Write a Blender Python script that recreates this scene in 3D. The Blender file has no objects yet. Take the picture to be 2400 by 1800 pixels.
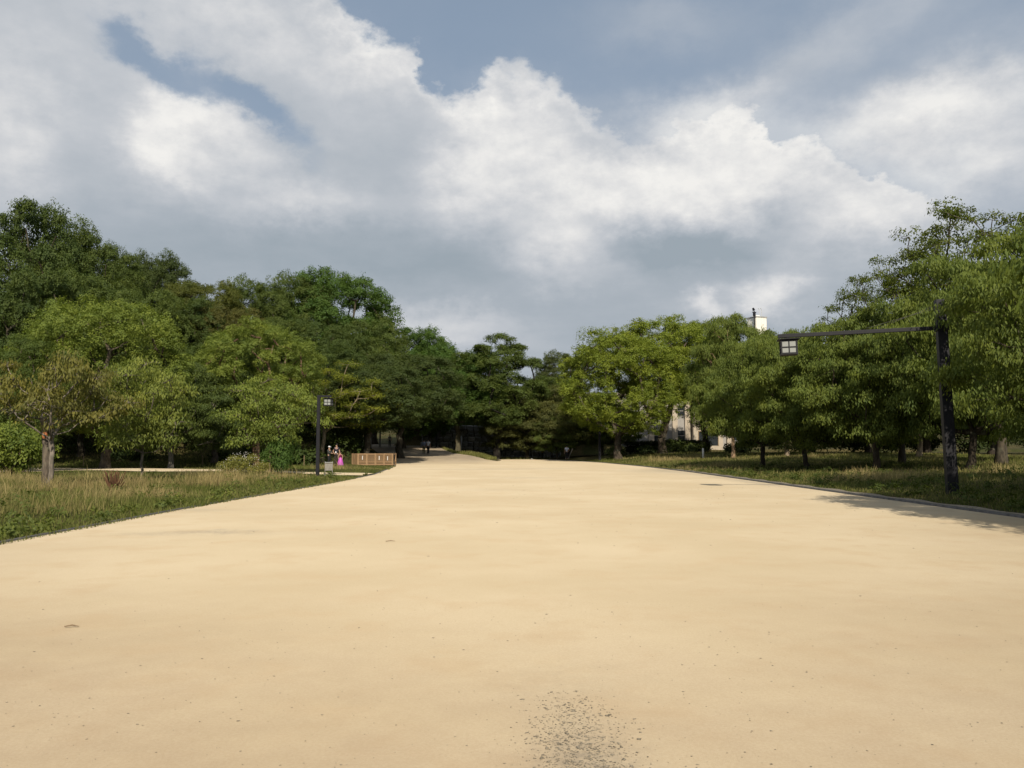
import bpy, bmesh, math, random
import numpy as np
from mathutils import Vector, Matrix, Euler

SC = bpy.context.scene
COL = SC.collection
R = math.radians

# ------------------------------------------------------------------ camera
cam_d = bpy.data.cameras.new('camera'); cam = bpy.data.objects.new('camera', cam_d); COL.objects.link(cam)
cam_d.sensor_width = 36.0; cam_d.lens = 28.8; cam_d.clip_start = 0.1; cam_d.clip_end = 2500
EYE = 1.6; PITCH = 4.407
cam.location = (0, 0, EYE); cam.rotation_euler = (R(90 + PITCH), 0, 0)
SC.camera = cam
SC.view_settings.view_transform = 'Standard'; SC.view_settings.look = 'None'
SC.view_settings.exposure = 0.0; SC.view_settings.gamma = 1.0
SC.cycles.max_bounces = 6; SC.cycles.diffuse_bounces = 3; SC.cycles.transmission_bounces = 3
SC.cycles.caustics_reflective = False; SC.cycles.caustics_refractive = False

# ------------------------------------------------------------------ sun
SUN_EL, SUN_AZ = 34.0, 173.0        # azimuth clockwise from +Y: behind the photographer, to the right
sd = Vector((math.sin(R(SUN_AZ)) * math.cos(R(SUN_EL)), math.cos(R(SUN_AZ)) * math.cos(R(SUN_EL)), math.sin(R(SUN_EL))))
sun_d = bpy.data.lights.new('sun', 'SUN'); sun = bpy.data.objects.new('sun', sun_d); COL.objects.link(sun)
sun_d.energy = 4.6; sun_d.angle = R(0.5); sun_d.color = (1.0, 0.90, 0.74)
sun.rotation_euler = sd.to_track_quat('Z', 'Y').to_euler(); sun.location = sd * 60

# ------------------------------------------------------------------ node helpers
class NT:
    def __init__(s, tree): s.t = tree; s.n = tree.nodes; s.l = tree.links
    def new(s, typ, **kw):
        nd = s.n.new(typ)
        for k, v in kw.items(): setattr(nd, k, v)
        return nd
    def put(s, sock, v):
        if hasattr(v, 'is_output'): s.l.new(v, sock)
        elif v is not None: sock.default_value = v
    def math(s, op, a, b=None, c=None, clamp=False):
        nd = s.new('ShaderNodeMath', operation=op, use_clamp=clamp)
        s.put(nd.inputs[0], a); s.put(nd.inputs[1], b)
        if c is not None: s.put(nd.inputs[2], c)
        return nd.outputs[0]
    def vmath(s, op, a, b=None, out=0):
        nd = s.new('ShaderNodeVectorMath', operation=op)
        s.put(nd.inputs[0], a)
        if b is not None: s.put(nd.inputs[1], b)
        return nd.outputs[out]
    def scale(s, v, f):
        nd = s.new('ShaderNodeVectorMath', operation='SCALE'); s.put(nd.inputs[0], v); s.put(nd.inputs['Scale'], f); return nd.outputs[0]
    def noise(s, vec, scale, detail=4, rough=.55, out=0, dist=0.0):
        nd = s.new('ShaderNodeTexNoise'); s.put(nd.inputs['Vector'], vec)
        nd.inputs['Scale'].default_value = scale; nd.inputs['Detail'].default_value = detail
        nd.inputs['Roughness'].default_value = rough; nd.inputs['Distortion'].default_value = dist
        return nd.outputs[out]
    def mapr(s, v, a, b, c=0., d=1., smooth=True):
        nd = s.new('ShaderNodeMapRange', interpolation_type='SMOOTHSTEP' if smooth else 'LINEAR')
        s.put(nd.inputs[0], v)
        for i, q in enumerate((a, b, c, d)): s.put(nd.inputs[i + 1], q)
        return nd.outputs[0]
    def mix(s, f, a, b, mode='MIX'):
        nd = s.new('ShaderNodeMix', data_type='RGBA', blend_type=mode)
        s.put(nd.inputs[0], f); s.put(nd.inputs[6], a); s.put(nd.inputs[7], b); return nd.outputs[2]
    def ramp(s, f, stops):
        nd = s.new('ShaderNodeValToRGB'); cr = nd.color_ramp
        while len(cr.elements) < len(stops): cr.elements.new(.5)
        for e, (p, c) in zip(cr.elements, stops): e.position = p; e.color = (*c, 1)
        s.put(nd.inputs[0], f); return nd.outputs[0]
def rgb(c): return (c[0], c[1], c[2], 1.0)

# ------------------------------------------------------------------ world: sky and clouds (azimuth, elevation in degrees)
EDGE = [(-15.4, 30.4), (-12.1, 28.6), (-10.2, 27.8), (-8.5, 27.7), (-6.9, 27.1), (-6.3, 25.7), (-4.9, 24.4), (-3.2, 24.3), (-1.5, 25.2), (0.8, 25.1), (2.5, 24.4), (4.1, 24.1), (5.2, 22.8), (7.4, 21.9), (9.7, 21.3), (11.0, 21.6), (13.5, 21.6), (14.8, 22.2), (16.4, 22.4), (17.6, 21.6), (18.4, 20.4), (20.5, 19.9), (22.8, 19.1), (24.1, 18.0), (25.7, 16.4), (29.8, 14.4), (34.5, 12.4)]
HOLES = [(-23.3, 23.9, 2.9, .85, -20, 1.0), (-18.4, 22.6, 2.4, .75, -38, 0.85), (-15.4, 20.6, 2.6, 1.0, -35, 0.38), (-25.8, 24.9, 1.3, .7, -40, 0.35)]
LIT = [(-30.4, 22.3, 6.47, 4.86, 0, 0.24), (-32.0, 17.8, 2.0, 2.6, 0, 0.32), (-29.5, 17.7, 1.94, 1.94, 0, -0.10), (-23.6, 20.6, 1.3, 2.0, -25, 0.85), (-22.6, 18.4, 1.6, 1.2, -25, 0.45), (-21.2, 21.6, 1.9, 1.2, -20, 0.40), (-18.6, 19.0, 2.2, 1.4, -20, 0.22), (-18.0, 26.8, 7.0, 2.0, -15, 0.34), (-9.8, 26.3, 3.4, 1.7, -30, 0.42), (-11.5, 21.8, 3.4, 2.2, -20, 0.12), (-2.9, 18.6, 2.3, 2.2, 0, 0.75), (-2.6, 22.6, 1.5, 1.4, 0, 0.40), (1.5, 21.5, 2.6, 2.1, -20, 0.50), (2.0, 18.0, 2.5, 2.0, 0, .25), (8.8, 17.9, 3.6, 1.5, 0, 0.95), (15.6, 20.4, 3.4, 1.7, -15, 0.80), (14.0, 17.2, 3.5, 1.3, 0, .35), (20.4, 17.6, 3.6, 1.6, 0, 0.40), (25.0, 14.9, 4.2, 1.3, 14, 0.70), (27.7, 20.4, 2.8, 1.0, 0, 0.55), (2.8, 13.8, 2.43, 1.23, 0, 0.62), (6.0, 12.5, 3.24, 1.13, 0, 0.18), (-14.4, 16.5, 3.56, 1.29, 0, 0.42), (-4.8, 8.4, 3.56, 0.84, 0, 0.30), (17.9, 10.0, 1.2, 0.95, 0, 0.75), (13.9, 9.7, 0.9, 0.65, 0, 0.5), (31.2, 17.4, 5.18, 5.18, 0, 0.16), (9.0, 13.5, 9., 1.1, 0, -0.22), (-21.5, 13.1, 8.42, 1.94, 0, -0.07), (-6.7, 12.0, 9.71, 1.62, 0, -0.08)]
VEIL = [(19.1, 24.2, 10.68, 1.5, 22, 0.6), (11.4, 28.0, 4.21, 1.46, 0, 0.4), (31.1, 16.9, 6.15, 5.50, 0, 0.85), (4.8, 21.3, 8.09, 2.27, 0, 0.25), (27.7, 20.3, 3.88, 1.62, 0, 0.90), (16.0, 19.4, 16.19, 1.94, 0, 0.20)]
BG_STRENGTH = 0.1
def build_world():
    w = bpy.data.worlds.new('World'); SC.world = w; w.use_nodes = True
    t = NT(w.node_tree); t.n.clear()
    D = t.new('ShaderNodeTexCoord').outputs['Generated']
    sep = t.new('ShaderNodeSeparateXYZ'); t.put(sep.inputs[0], D)
    x, y, z = sep.outputs
    az = t.math('MULTIPLY', t.math('ARCTAN2', x, y), 180 / math.pi)
    el = t.math('MULTIPLY', t.math('ARCSINE', z), 180 / math.pi)
    stretch = t.vmath('MULTIPLY', D, (1, 1, 1.5))
    n_big = t.noise(stretch, 5.0, 3, .5)
    wv = t.noise(stretch, 9.0, 7, .62, out=1)
    warp = t.scale(t.vmath('SUBTRACT', wv, (.5, .5, .5)), 6.5)
    P0 = t.new('ShaderNodeCombineXYZ'); t.put(P0.inputs[0], az); t.put(P0.inputs[1], el)
    P0 = P0.outputs[0]
    P = t.vmath('ADD', P0, t.vmath('MULTIPLY', warp, (1, 1, 0)))
    def gauss(vec, g):
        m = t.new('ShaderNodeMapping', vector_type='TEXTURE')
        t.put(m.inputs[0], vec)
        m.inputs['Location'].default_value = (g[0], g[1], 0); m.inputs['Rotation'].default_value = (0, 0, R(g[4])); m.inputs['Scale'].default_value = (g[2] * 1.35, g[3] * 1.35, 1)
        d2 = t.vmath('DOT_PRODUCT', m.outputs[0], m.outputs[0], out=1)
        return t.math('MULTIPLY', t.math('EXPONENT', t.math('MULTIPLY', d2, -1.0)), g[5])
    def gsum(vec, L, base):
        s = base
        for g in L: s = t.math('ADD', s, gauss(vec, g))
        return s
    # upper edge of the big cloud bank as a curve over azimuth
    fc = t.new('ShaderNodeFloatCurve'); cu = fc.mapping.curves[0]
    pts = [(-60, 34.0), (-40, 33.0), (-22, 32.0)] + EDGE + [(45, 14.0), (60, 18.0)]
    fc.mapping.clip_min_y = -1; fc.mapping.clip_max_y = 2
    nx = lambda a: (a + 60) / 120; ny = lambda e: e / 40
    cu.points[0].location = (nx(pts[0][0]), ny(pts[0][1])); cu.points[1].location = (nx(pts[-1][0]), ny(pts[-1][1]))
    for a, e in pts[1:-1]: cu.points.new(nx(a), ny(e))
    fc.mapping.update()
    sepP = t.new('ShaderNodeSeparateXYZ'); t.put(sepP.inputs[0], P)
    t.put(fc.inputs['Value'], t.math('DIVIDE', t.math('ADD', sepP.outputs[0], 60), 120))
    edge = t.math('MULTIPLY', fc.outputs[0], 40)
    fine = t.noise(stretch, 34.0, 6, .6)
    elw = t.math('ADD', sepP.outputs[1], t.math('MULTIPLY', t.math('SUBTRACT', fine, .5), 3.0))
    below = t.math('SUBTRACT', edge, elw)                      # degrees under the bank's edge
    bank = t.mapr(below, -.55, 1.1)
    hole = t.math('ADD', gsum(P, HOLES, 0.0), t.math('MULTIPLY', t.math('SUBTRACT', fine, .5), .35))
    bank = t.math('MULTIPLY', bank, t.mapr(hole, .08, 1.0, 1, .12))
    veil = t.math('MULTIPLY', t.math('MINIMUM', gsum(P, VEIL, 0.06), .95), t.mapr(n_big, .2, .8, .75, 1.1))
    # away from the photographed part of the sky the same broken cloud goes on
    away = t.math('MAXIMUM', t.mapr(t.math('ABSOLUTE', az), 36, 52), t.mapr(el, 31, 42))
    n_gen = t.noise(stretch, 3.0, 7, .6)
    gen = t.mapr(n_gen, .42, .58)
    cover = t.math('MAXIMUM', bank, veil)
    cover = t.math('ADD', t.math('MULTIPLY', cover, t.math('SUBTRACT', 1., away)), t.math('MULTIPLY', gen, away))
    # how brightly the cloud is lit
    off = t.vmath('ADD', stretch, (.010, 0, .022))
    emb = t.math('SUBTRACT', t.noise(stretch, 17.0, 8, .62), t.noise(off, 17.0, 8, .62))
    off2 = t.vmath('ADD', stretch, (.03, 0, .05))
    emb2 = t.math('SUBTRACT', t.noise(stretch, 6.5, 4, .55), t.noise(off2, 6.5, 4, .55))
    lit = gsum(P, LIT, .135)
    lit = t.math('MULTIPLY', t.math('SUBTRACT', 1., t.math('EXPONENT', t.math('MULTIPLY', lit, -1.55))), 1.10)
    rim = t.math('MULTIPLY', t.mapr(below, 0, 2.6, 1, 0), t.mapr(el, 14, 21, 0, .24))
    lit = t.math('ADD', lit, rim)
    lit = t.math('ADD', lit, t.math('MULTIPLY', away, t.mapr(n_gen, .45, .75, .1, .55)))
    lit = t.math('ADD', lit, t.math('MULTIPLY', emb, t.mapr(lit, .3, .8, .10, .75)))
    lit = t.math('ADD', lit, t.math('MULTIPLY', emb2, t.mapr(lit, .2, .7, .18, .42)))
    streak = t.noise(t.vmath('MULTIPLY', D, (1, 1, 4.5)), 7.0, 6, .6)
    lit = t.math('ADD', lit, t.math('MULTIPLY', t.math('SUBTRACT', streak, .5), t.mapr(el, 8, 24, .34, .10)))
    lit = t.math('ADD', lit, t.math('MULTIPLY', t.math('SUBTRACT', n_big, .5), .18))
    cloud = t.ramp(lit, [(0., (.33, .385, .435)), (.22, (.405, .45, .50)), (.45, (.535, .562, .60)), (.7, (.70, .705, .715)), (1., (.885, .872, .845))])
    sky = t.new('ShaderNodeTexSky', sky_type='NISHITA')
    sky.sun_disc = False; sky.sun_elevation = R(SUN_EL); sky.sun_rotation = R(SUN_AZ)
    sky.air_density = 1.0; sky.dust_density = 2.0; sky.ozone_density = 1.0
    blue = t.mix(1.0, sky.outputs[0], (.95, .90, .82, 1), 'MULTIPLY')
    blue = t.mix(.65, blue, (2.95, 3.85, 5.1, 1))
    col = t.mix(cover, blue, t.vmath('MULTIPLY', cloud, (10., 10., 10.)))
    bg = t.new('ShaderNodeBackground'); t.put(bg.inputs[0], col); bg.inputs[1].default_value = BG_STRENGTH
    out = t.new('ShaderNodeOutputWorld'); t.l.new(bg.outputs[0], out.inputs[0])
    w.cycles.sampling_method = 'MANUAL'; w.cycles.sample_map_resolution = 512
build_world()

# ------------------------------------------------------------------ materials
def mat(name):
    m = bpy.data.materials.new(name); m.use_nodes = True
    t = NT(m.node_tree); b = t.n['Principled BSDF']
    return m, t, b
def simple(name, col, rough=.7, metal=0., var=.18, scale=6., bump=.0, spec=.3):
    m, t, b = mat(name)
    co = t.new('ShaderNodeTexCoord').outputs['Object']
    n = t.noise(co, scale, 5, .6)
    f = t.mapr(n, .3, .7, 1 - var, 1 + var, smooth=False)
    c = t.vmath('MULTIPLY', (col[0], col[1], col[2]), (1, 1, 1))
    c = t.scale(c, f)
    t.put(b.inputs['Base Color'], c)
    b.inputs['Roughness'].default_value = rough; b.inputs['Metallic'].default_value = metal
    b.inputs['Specular IOR Level'].default_value = spec
    if bump:
        bp = t.new('ShaderNodeBump'); bp.inputs['Strength'].default_value = bump; bp.inputs['Distance'].default_value = .02
        t.put(bp.inputs['Height'], n); t.put(b.inputs['Normal'], bp.outputs[0])
    return m
def leaf_mat(name, trans=.3, gloss=.05):
    m, t, b = mat(name); t.n.remove(b)
    oi = t.new('ShaderNodeObjectInfo')
    at = t.new('ShaderNodeAttribute', attribute_name='tint')
    co = t.new('ShaderNodeTexCoord').outputs['Object']
    tint = at.outputs['Fac']
    base = oi.outputs['Color']
    yel = t.mix(1., base, (1.32, 1.2, .8, 1), 'MULTIPLY')
    drk = t.mix(1., base, (.62, .70, .80, 1), 'MULTIPLY')
    c = t.mix(t.mapr(tint, 0., 1., 0, 1, smooth=False), drk, yel)
    n = t.noise(co, .9, 3, .6)
    c = t.mix(t.mapr(n, .35, .7, 0, .55), c, t.mix(1., c, (1.25, 1.1, .8, 1), 'MULTIPLY'))
    df = t.new('ShaderNodeBsdfDiffuse'); t.put(df.inputs[0], c)
    tr = t.new('ShaderNodeBsdfTranslucent'); t.put(tr.inputs[0], t.mix(1., c, (1.3, 1.35, .6, 1), 'MULTIPLY'))
    gl = t.new('ShaderNodeBsdfGlossy'); gl.inputs['Roughness'].default_value = .65; gl.inputs['Color'].default_value = (.9, .95, 1, 1)
    m1 = t.new('ShaderNodeMixShader'); m1.inputs[0].default_value = trans; t.l.new(df.outputs[0], m1.inputs[1]); t.l.new(tr.outputs[0], m1.inputs[2])
    m2 = t.new('ShaderNodeMixShader'); m2.inputs[0].default_value = gloss; t.l.new(m1.outputs[0], m2.inputs[1]); t.l.new(gl.outputs[0], m2.inputs[2])
    t.l.new(m2.outputs[0], t.n['Material Output'].inputs[0])
    return m
def bark_mat():
    m, t, b = mat('bark')
    oi = t.new('ShaderNodeObjectInfo')
    co = t.new('ShaderNodeTexCoord').outputs['Object']
    st = t.vmath('MULTIPLY', co, (1, 1, .35))
    n = t.noise(st, 9., 6, .65); n2 = t.noise(co, 2.2, 3, .5)
    c = t.mix(t.mapr(n, .3, .7), t.mix(1., oi.outputs['Color'], (.55, .55, .55, 1), 'MULTIPLY'), t.mix(1., oi.outputs['Color'], (1.35, 1.3, 1.2, 1), 'MULTIPLY'))
    c = t.mix(t.mapr(n2, .52, .7, 0, .5), c, (.16, .17, .12, 1))
    t.put(b.inputs['Base Color'], c); b.inputs['Roughness'].default_value = .95; b.inputs['Specular IOR Level'].default_value = .15
    bp = t.new('ShaderNodeBump'); bp.inputs['Strength'].default_value = .8; bp.inputs['Distance'].default_value = .03
    t.put(bp.inputs['Height'], n); t.put(b.inputs['Normal'], bp.outputs[0])
    return m
def sand_mat():
    m, t, b = mat('compacted_sand')
    co = t.new('ShaderNodeTexCoord').outputs['Object']
    sp = t.new('ShaderNodeSeparateXYZ'); t.put(sp.inputs[0], co)
    big = t.noise(co, .22, 4, .55); mid = t.noise(co, 1.1, 5, .6); fine = t.noise(co, 55., 4, .7); grit = t.noise(co, 240., 2, .6)
    c = t.mix(t.mapr(big, .32, .68), (.420, .349, .238, 1), (.476, .404, .288, 1))
    c = t.mix(t.mapr(mid, .46, .72, 0, .55), c, (.415, .325, .212, 1))
    c = t.mix(t.mapr(fine, .35, .65, .28, 0), c, (.34, .262, .16, 1))
    c = t.mix(t.mapr(grit, .6, .78, 0, .5), c, (.27, .215, .145, 1))
    c = t.mix(t.mapr(grit, .22, .36, .35, 0), c, (.64, .55, .40, 1))
    # worn places where grey gravel comes through: the one near the camera and a few scuffs further off
    spots = [(.38, 4.0, .25, .75, .95), (.30, 5.6, .5, .7, .16), (10.9, 44., .5, 8., .55), (10.4, 56., .7, 6., .5), (10.9, 36., .35, 5., .5), (-5.6, 15.6, 1.0, .35, .75), (-6.8, 15.2, .6, .25, .35), (-8.0, 21., 1.0, .5, .4), (.6, 43., 1.5, 1.2, .4), (-2.2, 60., 4., 1.6, .45), (2.6, 62., 3., 2., .3), (-.8, 31., 1.6, .9, .22), (9.4, 55., 2.2, 5., .45)]
    wv = t.scale(t.vmath('SUBTRACT', t.noise(co, 2.2, 5, .65, out=1), (.5, .5, .5)), 1.6)
    pw0 = t.vmath('ADD', co, t.scale(wv, .28))
    pw = t.vmath('ADD', co, wv)
    tot = 0.0
    for (gx, gy, sx, sy, wt) in spots:
        mp = t.new('ShaderNodeMapping', vector_type='TEXTURE'); t.put(mp.inputs[0], pw0 if sx < .3 else pw)
        mp.inputs['Location'].default_value = (gx, gy, 0); mp.inputs['Scale'].default_value = (sx, sy, 3)
        d2 = t.vmath('DOT_PRODUCT', mp.outputs[0], mp.outputs[0], out=1)
        tot = t.math('ADD', tot, t.math('MULTIPLY', t.math('EXPONENT', t.math('MULTIPLY', d2, -1.)), wt))
    worn = t.math('MULTIPLY', tot, t.mapr(t.noise(co, 14., 5, .7), .36, .6, .35, 1.1))
    c = t.mix(t.math('MINIMUM', t.math('MULTIPLY', worn, .85), .8), c, (.255, .225, .175, 1))
    # darker, browner stretches, strongest near the camera
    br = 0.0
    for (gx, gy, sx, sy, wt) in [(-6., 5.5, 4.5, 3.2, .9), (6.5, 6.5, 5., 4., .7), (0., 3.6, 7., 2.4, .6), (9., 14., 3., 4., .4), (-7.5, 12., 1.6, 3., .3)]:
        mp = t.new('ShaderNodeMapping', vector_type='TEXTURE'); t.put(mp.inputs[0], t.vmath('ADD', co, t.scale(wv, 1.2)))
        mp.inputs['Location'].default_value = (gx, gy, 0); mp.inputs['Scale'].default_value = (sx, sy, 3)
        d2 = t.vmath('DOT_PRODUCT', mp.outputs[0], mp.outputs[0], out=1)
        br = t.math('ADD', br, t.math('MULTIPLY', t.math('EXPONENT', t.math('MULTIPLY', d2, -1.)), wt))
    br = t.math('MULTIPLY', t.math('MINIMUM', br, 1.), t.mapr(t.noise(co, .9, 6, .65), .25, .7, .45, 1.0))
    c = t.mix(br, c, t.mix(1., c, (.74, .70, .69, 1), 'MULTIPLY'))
    # greyer, harder surface where the path becomes the ramp
    g = t.math('MULTIPLY', t.mapr(sp.outputs[1], 74, 90), t.mapr(sp.outputs[0], -4.5, -1, 1, 0))
    c = t.mix(t.math('MULTIPLY', g, .85), c, t.mix(t.mapr(mid, .35, .65), (.19, .155, .118, 1), (.25, .205, .15, 1)))
    t.put(b.inputs['Base Color'], c); b.inputs['Roughness'].default_value = .95; b.inputs['Specular IOR Level'].default_value = .12
    b.inputs['Diffuse Roughness'].default_value = 1.0
    h = t.math('ADD', t.math('MULTIPLY', fine, .5), t.math('MULTIPLY', grit, .35))
    h = t.math('ADD', h, t.math('MULTIPLY', mid, 1.2))
    bp = t.new('ShaderNodeBump'); bp.inputs['Strength'].default_value = .5; bp.inputs['Distance'].default_value = .012
    t.put(bp.inputs['Height'], h); t.put(b.inputs['Normal'], bp.outputs[0])
    return m
def soil_mat():
    m, t, b = mat('soil_and_turf')
    co = t.new('ShaderNodeTexCoord').outputs['Object']
    a = t.noise(co, .35, 5, .6); f = t.noise(co, 6., 5, .7)
    c = t.mix(t.mapr(a, .4, .62), (.055, .062, .022, 1), (.12, .095, .042, 1))
    c = t.mix(t.mapr(f, .35, .7, .6, 0), c, (.035, .035, .015, 1))
    t.put(b.inputs['Base Color'], c); b.inputs['Roughness'].default_value = 1.; b.inputs['Specular IOR Level'].default_value = .05
    bp = t.new('ShaderNodeBump'); bp.inputs['Strength'].default_value = .8; bp.inputs['Distance'].default_value = .08
    t.put(bp.inputs['Height'], f); t.put(b.inputs['Normal'], bp.outputs[0])
    return m
def grass_mat(name):
    m, t, b = mat(name); t.n.remove(b)
    at = t.new('ShaderNodeAttribute', attribute_name='tint').outputs['Fac']
    dr = t.new('ShaderNodeAttribute', attribute_name='dry').outputs['Fac']
    green = t.mix(at, (.072, .098, .022, 1), (.180, .195, .055, 1))
    gold = t.mix(at, (.26, .205, .085, 1), (.46, .375, .18, 1))
    c = t.mix(dr, green, gold)
    df = t.new('ShaderNodeBsdfDiffuse'); t.put(df.inputs[0], c)
    tr = t.new('ShaderNodeBsdfTranslucent'); t.put(tr.inputs[0], c)
    m1 = t.new('ShaderNodeMixShader'); m1.inputs[0].default_value = .3; t.l.new(df.outputs[0], m1.inputs[1]); t.l.new(tr.outputs[0], m1.inputs[2])
    t.l.new(m1.outputs[0], t.n['Material Output'].inputs[0])
    return m
def stone_mat():
    m, t, b = mat('wall_stone')
    oi = t.new('ShaderNodeObjectInfo')
    co = t.new('ShaderNodeTexCoord').outputs['Object']
    n = t.noise(co, 5., 6, .65)
    c = t.ramp(oi.outputs['Random'], [(0, (.19, .19, .185)), (.4, (.25, .245, .23)), (.75, (.31, .295, .26)), (1, (.38, .355, .30))])
    c = t.mix(t.mapr(n, .35, .7, .55, 0), c, (.10, .10, .075, 1))
    t.put(b.inputs['Base Color'], c); b.inputs['Roughness'].default_value = .95
    bp = t.new('ShaderNodeBump'); bp.inputs['Strength'].default_value = .7; bp.inputs['Distance'].default_value = .05
    t.put(bp.inputs['Height'], n); t.put(b.inputs['Normal'], bp.outputs[0])
    return m
def wood_mat(name, c1, c2):
    m, t, b = mat(name)
    oi = t.new('ShaderNodeObjectInfo')
    co = t.new('ShaderNodeTexCoord').outputs['Object']
    n = t.noise(t.vmath('MULTIPLY', co, (8, 8, 1.2)), 3., 5, .65)
    c = t.mix(t.mapr(n, .3, .7), rgb(c1), rgb(c2))
    c = t.mix(t.math('MULTIPLY', oi.outputs['Random'], .35), c, t.mix(1., c, (.7, .66, .6, 1), 'MULTIPLY'))
    t.put(b.inputs['Base Color'], c); b.inputs['Roughness'].default_value = .8; b.inputs['Specular IOR Level'].default_value = .2
    return m

M = {}
M['leaf'] = leaf_mat('leaf_broad', .34, .012)
M['leaf_thin'] = leaf_mat('leaf_thin', .33, .01)
M['bark'] = bark_mat()
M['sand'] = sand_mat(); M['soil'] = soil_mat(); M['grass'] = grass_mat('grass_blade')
M['stone'] = stone_mat()
M['fence_wood'] = wood_mat('fence_wood', (.27, .17, .09), (.385, .255, .145))
M['grey_wood'] = wood_mat('weathered_wood', (.20, .185, .165), (.33, .31, .28))
M['stake_wood'] = wood_mat('stake_wood', (.20, .14, .085), (.33, .25, .16))
M['dark_wood'] = wood_mat('dark_wood', (.05, .035, .02), (.09, .065, .04))
M['cut_wood'] = wood_mat('cut_wood', (.50, .17, .07), (.62, .27, .12))
M['black_steel'] = simple('black_paint', (.013, .013, .017), .55, 0, .25, 5., .05, .3)
M['kerb'] = simple('kerb_edging', (.105, .10, .095), .9, 0, .4, 5., .4)
M['gravel'] = simple('gravel_margin', (.215, .185, .14), .95, 0, .4, 9., .6)
M['pane'] = simple('lamp_pane', (.31, .325, .31), .4, 0, .06, 8.)
M['steel'] = simple('galvanised', (.48, .49, .48), .45, .2, .12, 8.)
M['white'] = simple('white_paint', (.72, .71, .68), .6, 0, .1, 4.)
M['feather'] = simple('feather', (.42, .41, .38), .8, 0, .1, 10.)
M['cream'] = simple('cream_render', (.46, .395, .31), .85, 0, .08, 1.5, .1)
M['greywall'] = simple('grey_render', (.34, .325, .305), .85, 0, .08, 1.5, .1)
M['tower_white'] = simple('tower_panel', (.84, .82, .74), .6, 0, .05, 2.)
M['glass'] = simple('dark_glass', (.03, .035, .04), .12, 0, .2, 1., 0, .6)
M['pebble'] = simple('pebble', (.235, .205, .155), .95, 0, .5, 9., .3, .05)
M['concrete'] = simple('concrete', (.34, .34, .33), .9, 0, .15, 3., .2)

# ------------------------------------------------------------------ object helpers
def tag(o, label=None, cat=None, group=None, kind=None):
    if label: o['label'] = label
    if cat: o['category'] = cat
    if group: o['group'] = group
    if kind: o['kind'] = kind
    return o
def root(name, loc, label, cat, rz=0., group=None):
    o = bpy.data.objects.new(name, None); COL.objects.link(o)
    o.empty_display_size = .2
    o.location = loc; o.rotation_euler = (0, 0, rz)
    return tag(o, label, cat, group)
def link(name, me, parent=None, loc=(0, 0, 0), color=None):
    o = bpy.data.objects.new(name, me); COL.objects.link(o)
    o.location = loc
    if parent: o.parent = parent
    if color: o.color = rgb(color)
    return o
def np_mesh(name, verts, faces, material, smooth=False, attrs=None):
    """verts (n,3); faces: int array (m,k), or list of such arrays"""
    me = bpy.data.meshes.new(name)
    if not isinstance(faces, list): faces = [faces]
    faces = [np.asarray(f, dtype=np.int32) for f in faces if len(f)]
    verts = np.asarray(verts, dtype=np.float32)
    me.vertices.add(len(verts)); me.vertices.foreach_set('co', verts.ravel())
    nl = sum(f.size for f in faces); npoly = sum(len(f) for f in faces)
    me.loops.add(nl); me.polygons.add(npoly)
    me.loops.foreach_set('vertex_index', np.concatenate([f.ravel() for f in faces]))
    tot = np.concatenate([np.full(len(f), f.shape[1], np.int32) for f in faces])
    me.polygons.foreach_set('loop_start', np.concatenate([[0], np.cumsum(tot)[:-1]]).astype(np.int32))
    me.polygons.foreach_set('loop_total', tot)
    if smooth: me.polygons.foreach_set('use_smooth', np.ones(npoly, bool))
    if attrs:
        for k, v in attrs.items():
            a = me.attributes.new(k, 'FLOAT', 'POINT'); a.data.foreach_set('value', np.asarray(v, np.float32))
    me.update(calc_edges=True); me.validate()
    if material: me.materials.append(material)
    return me
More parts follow.
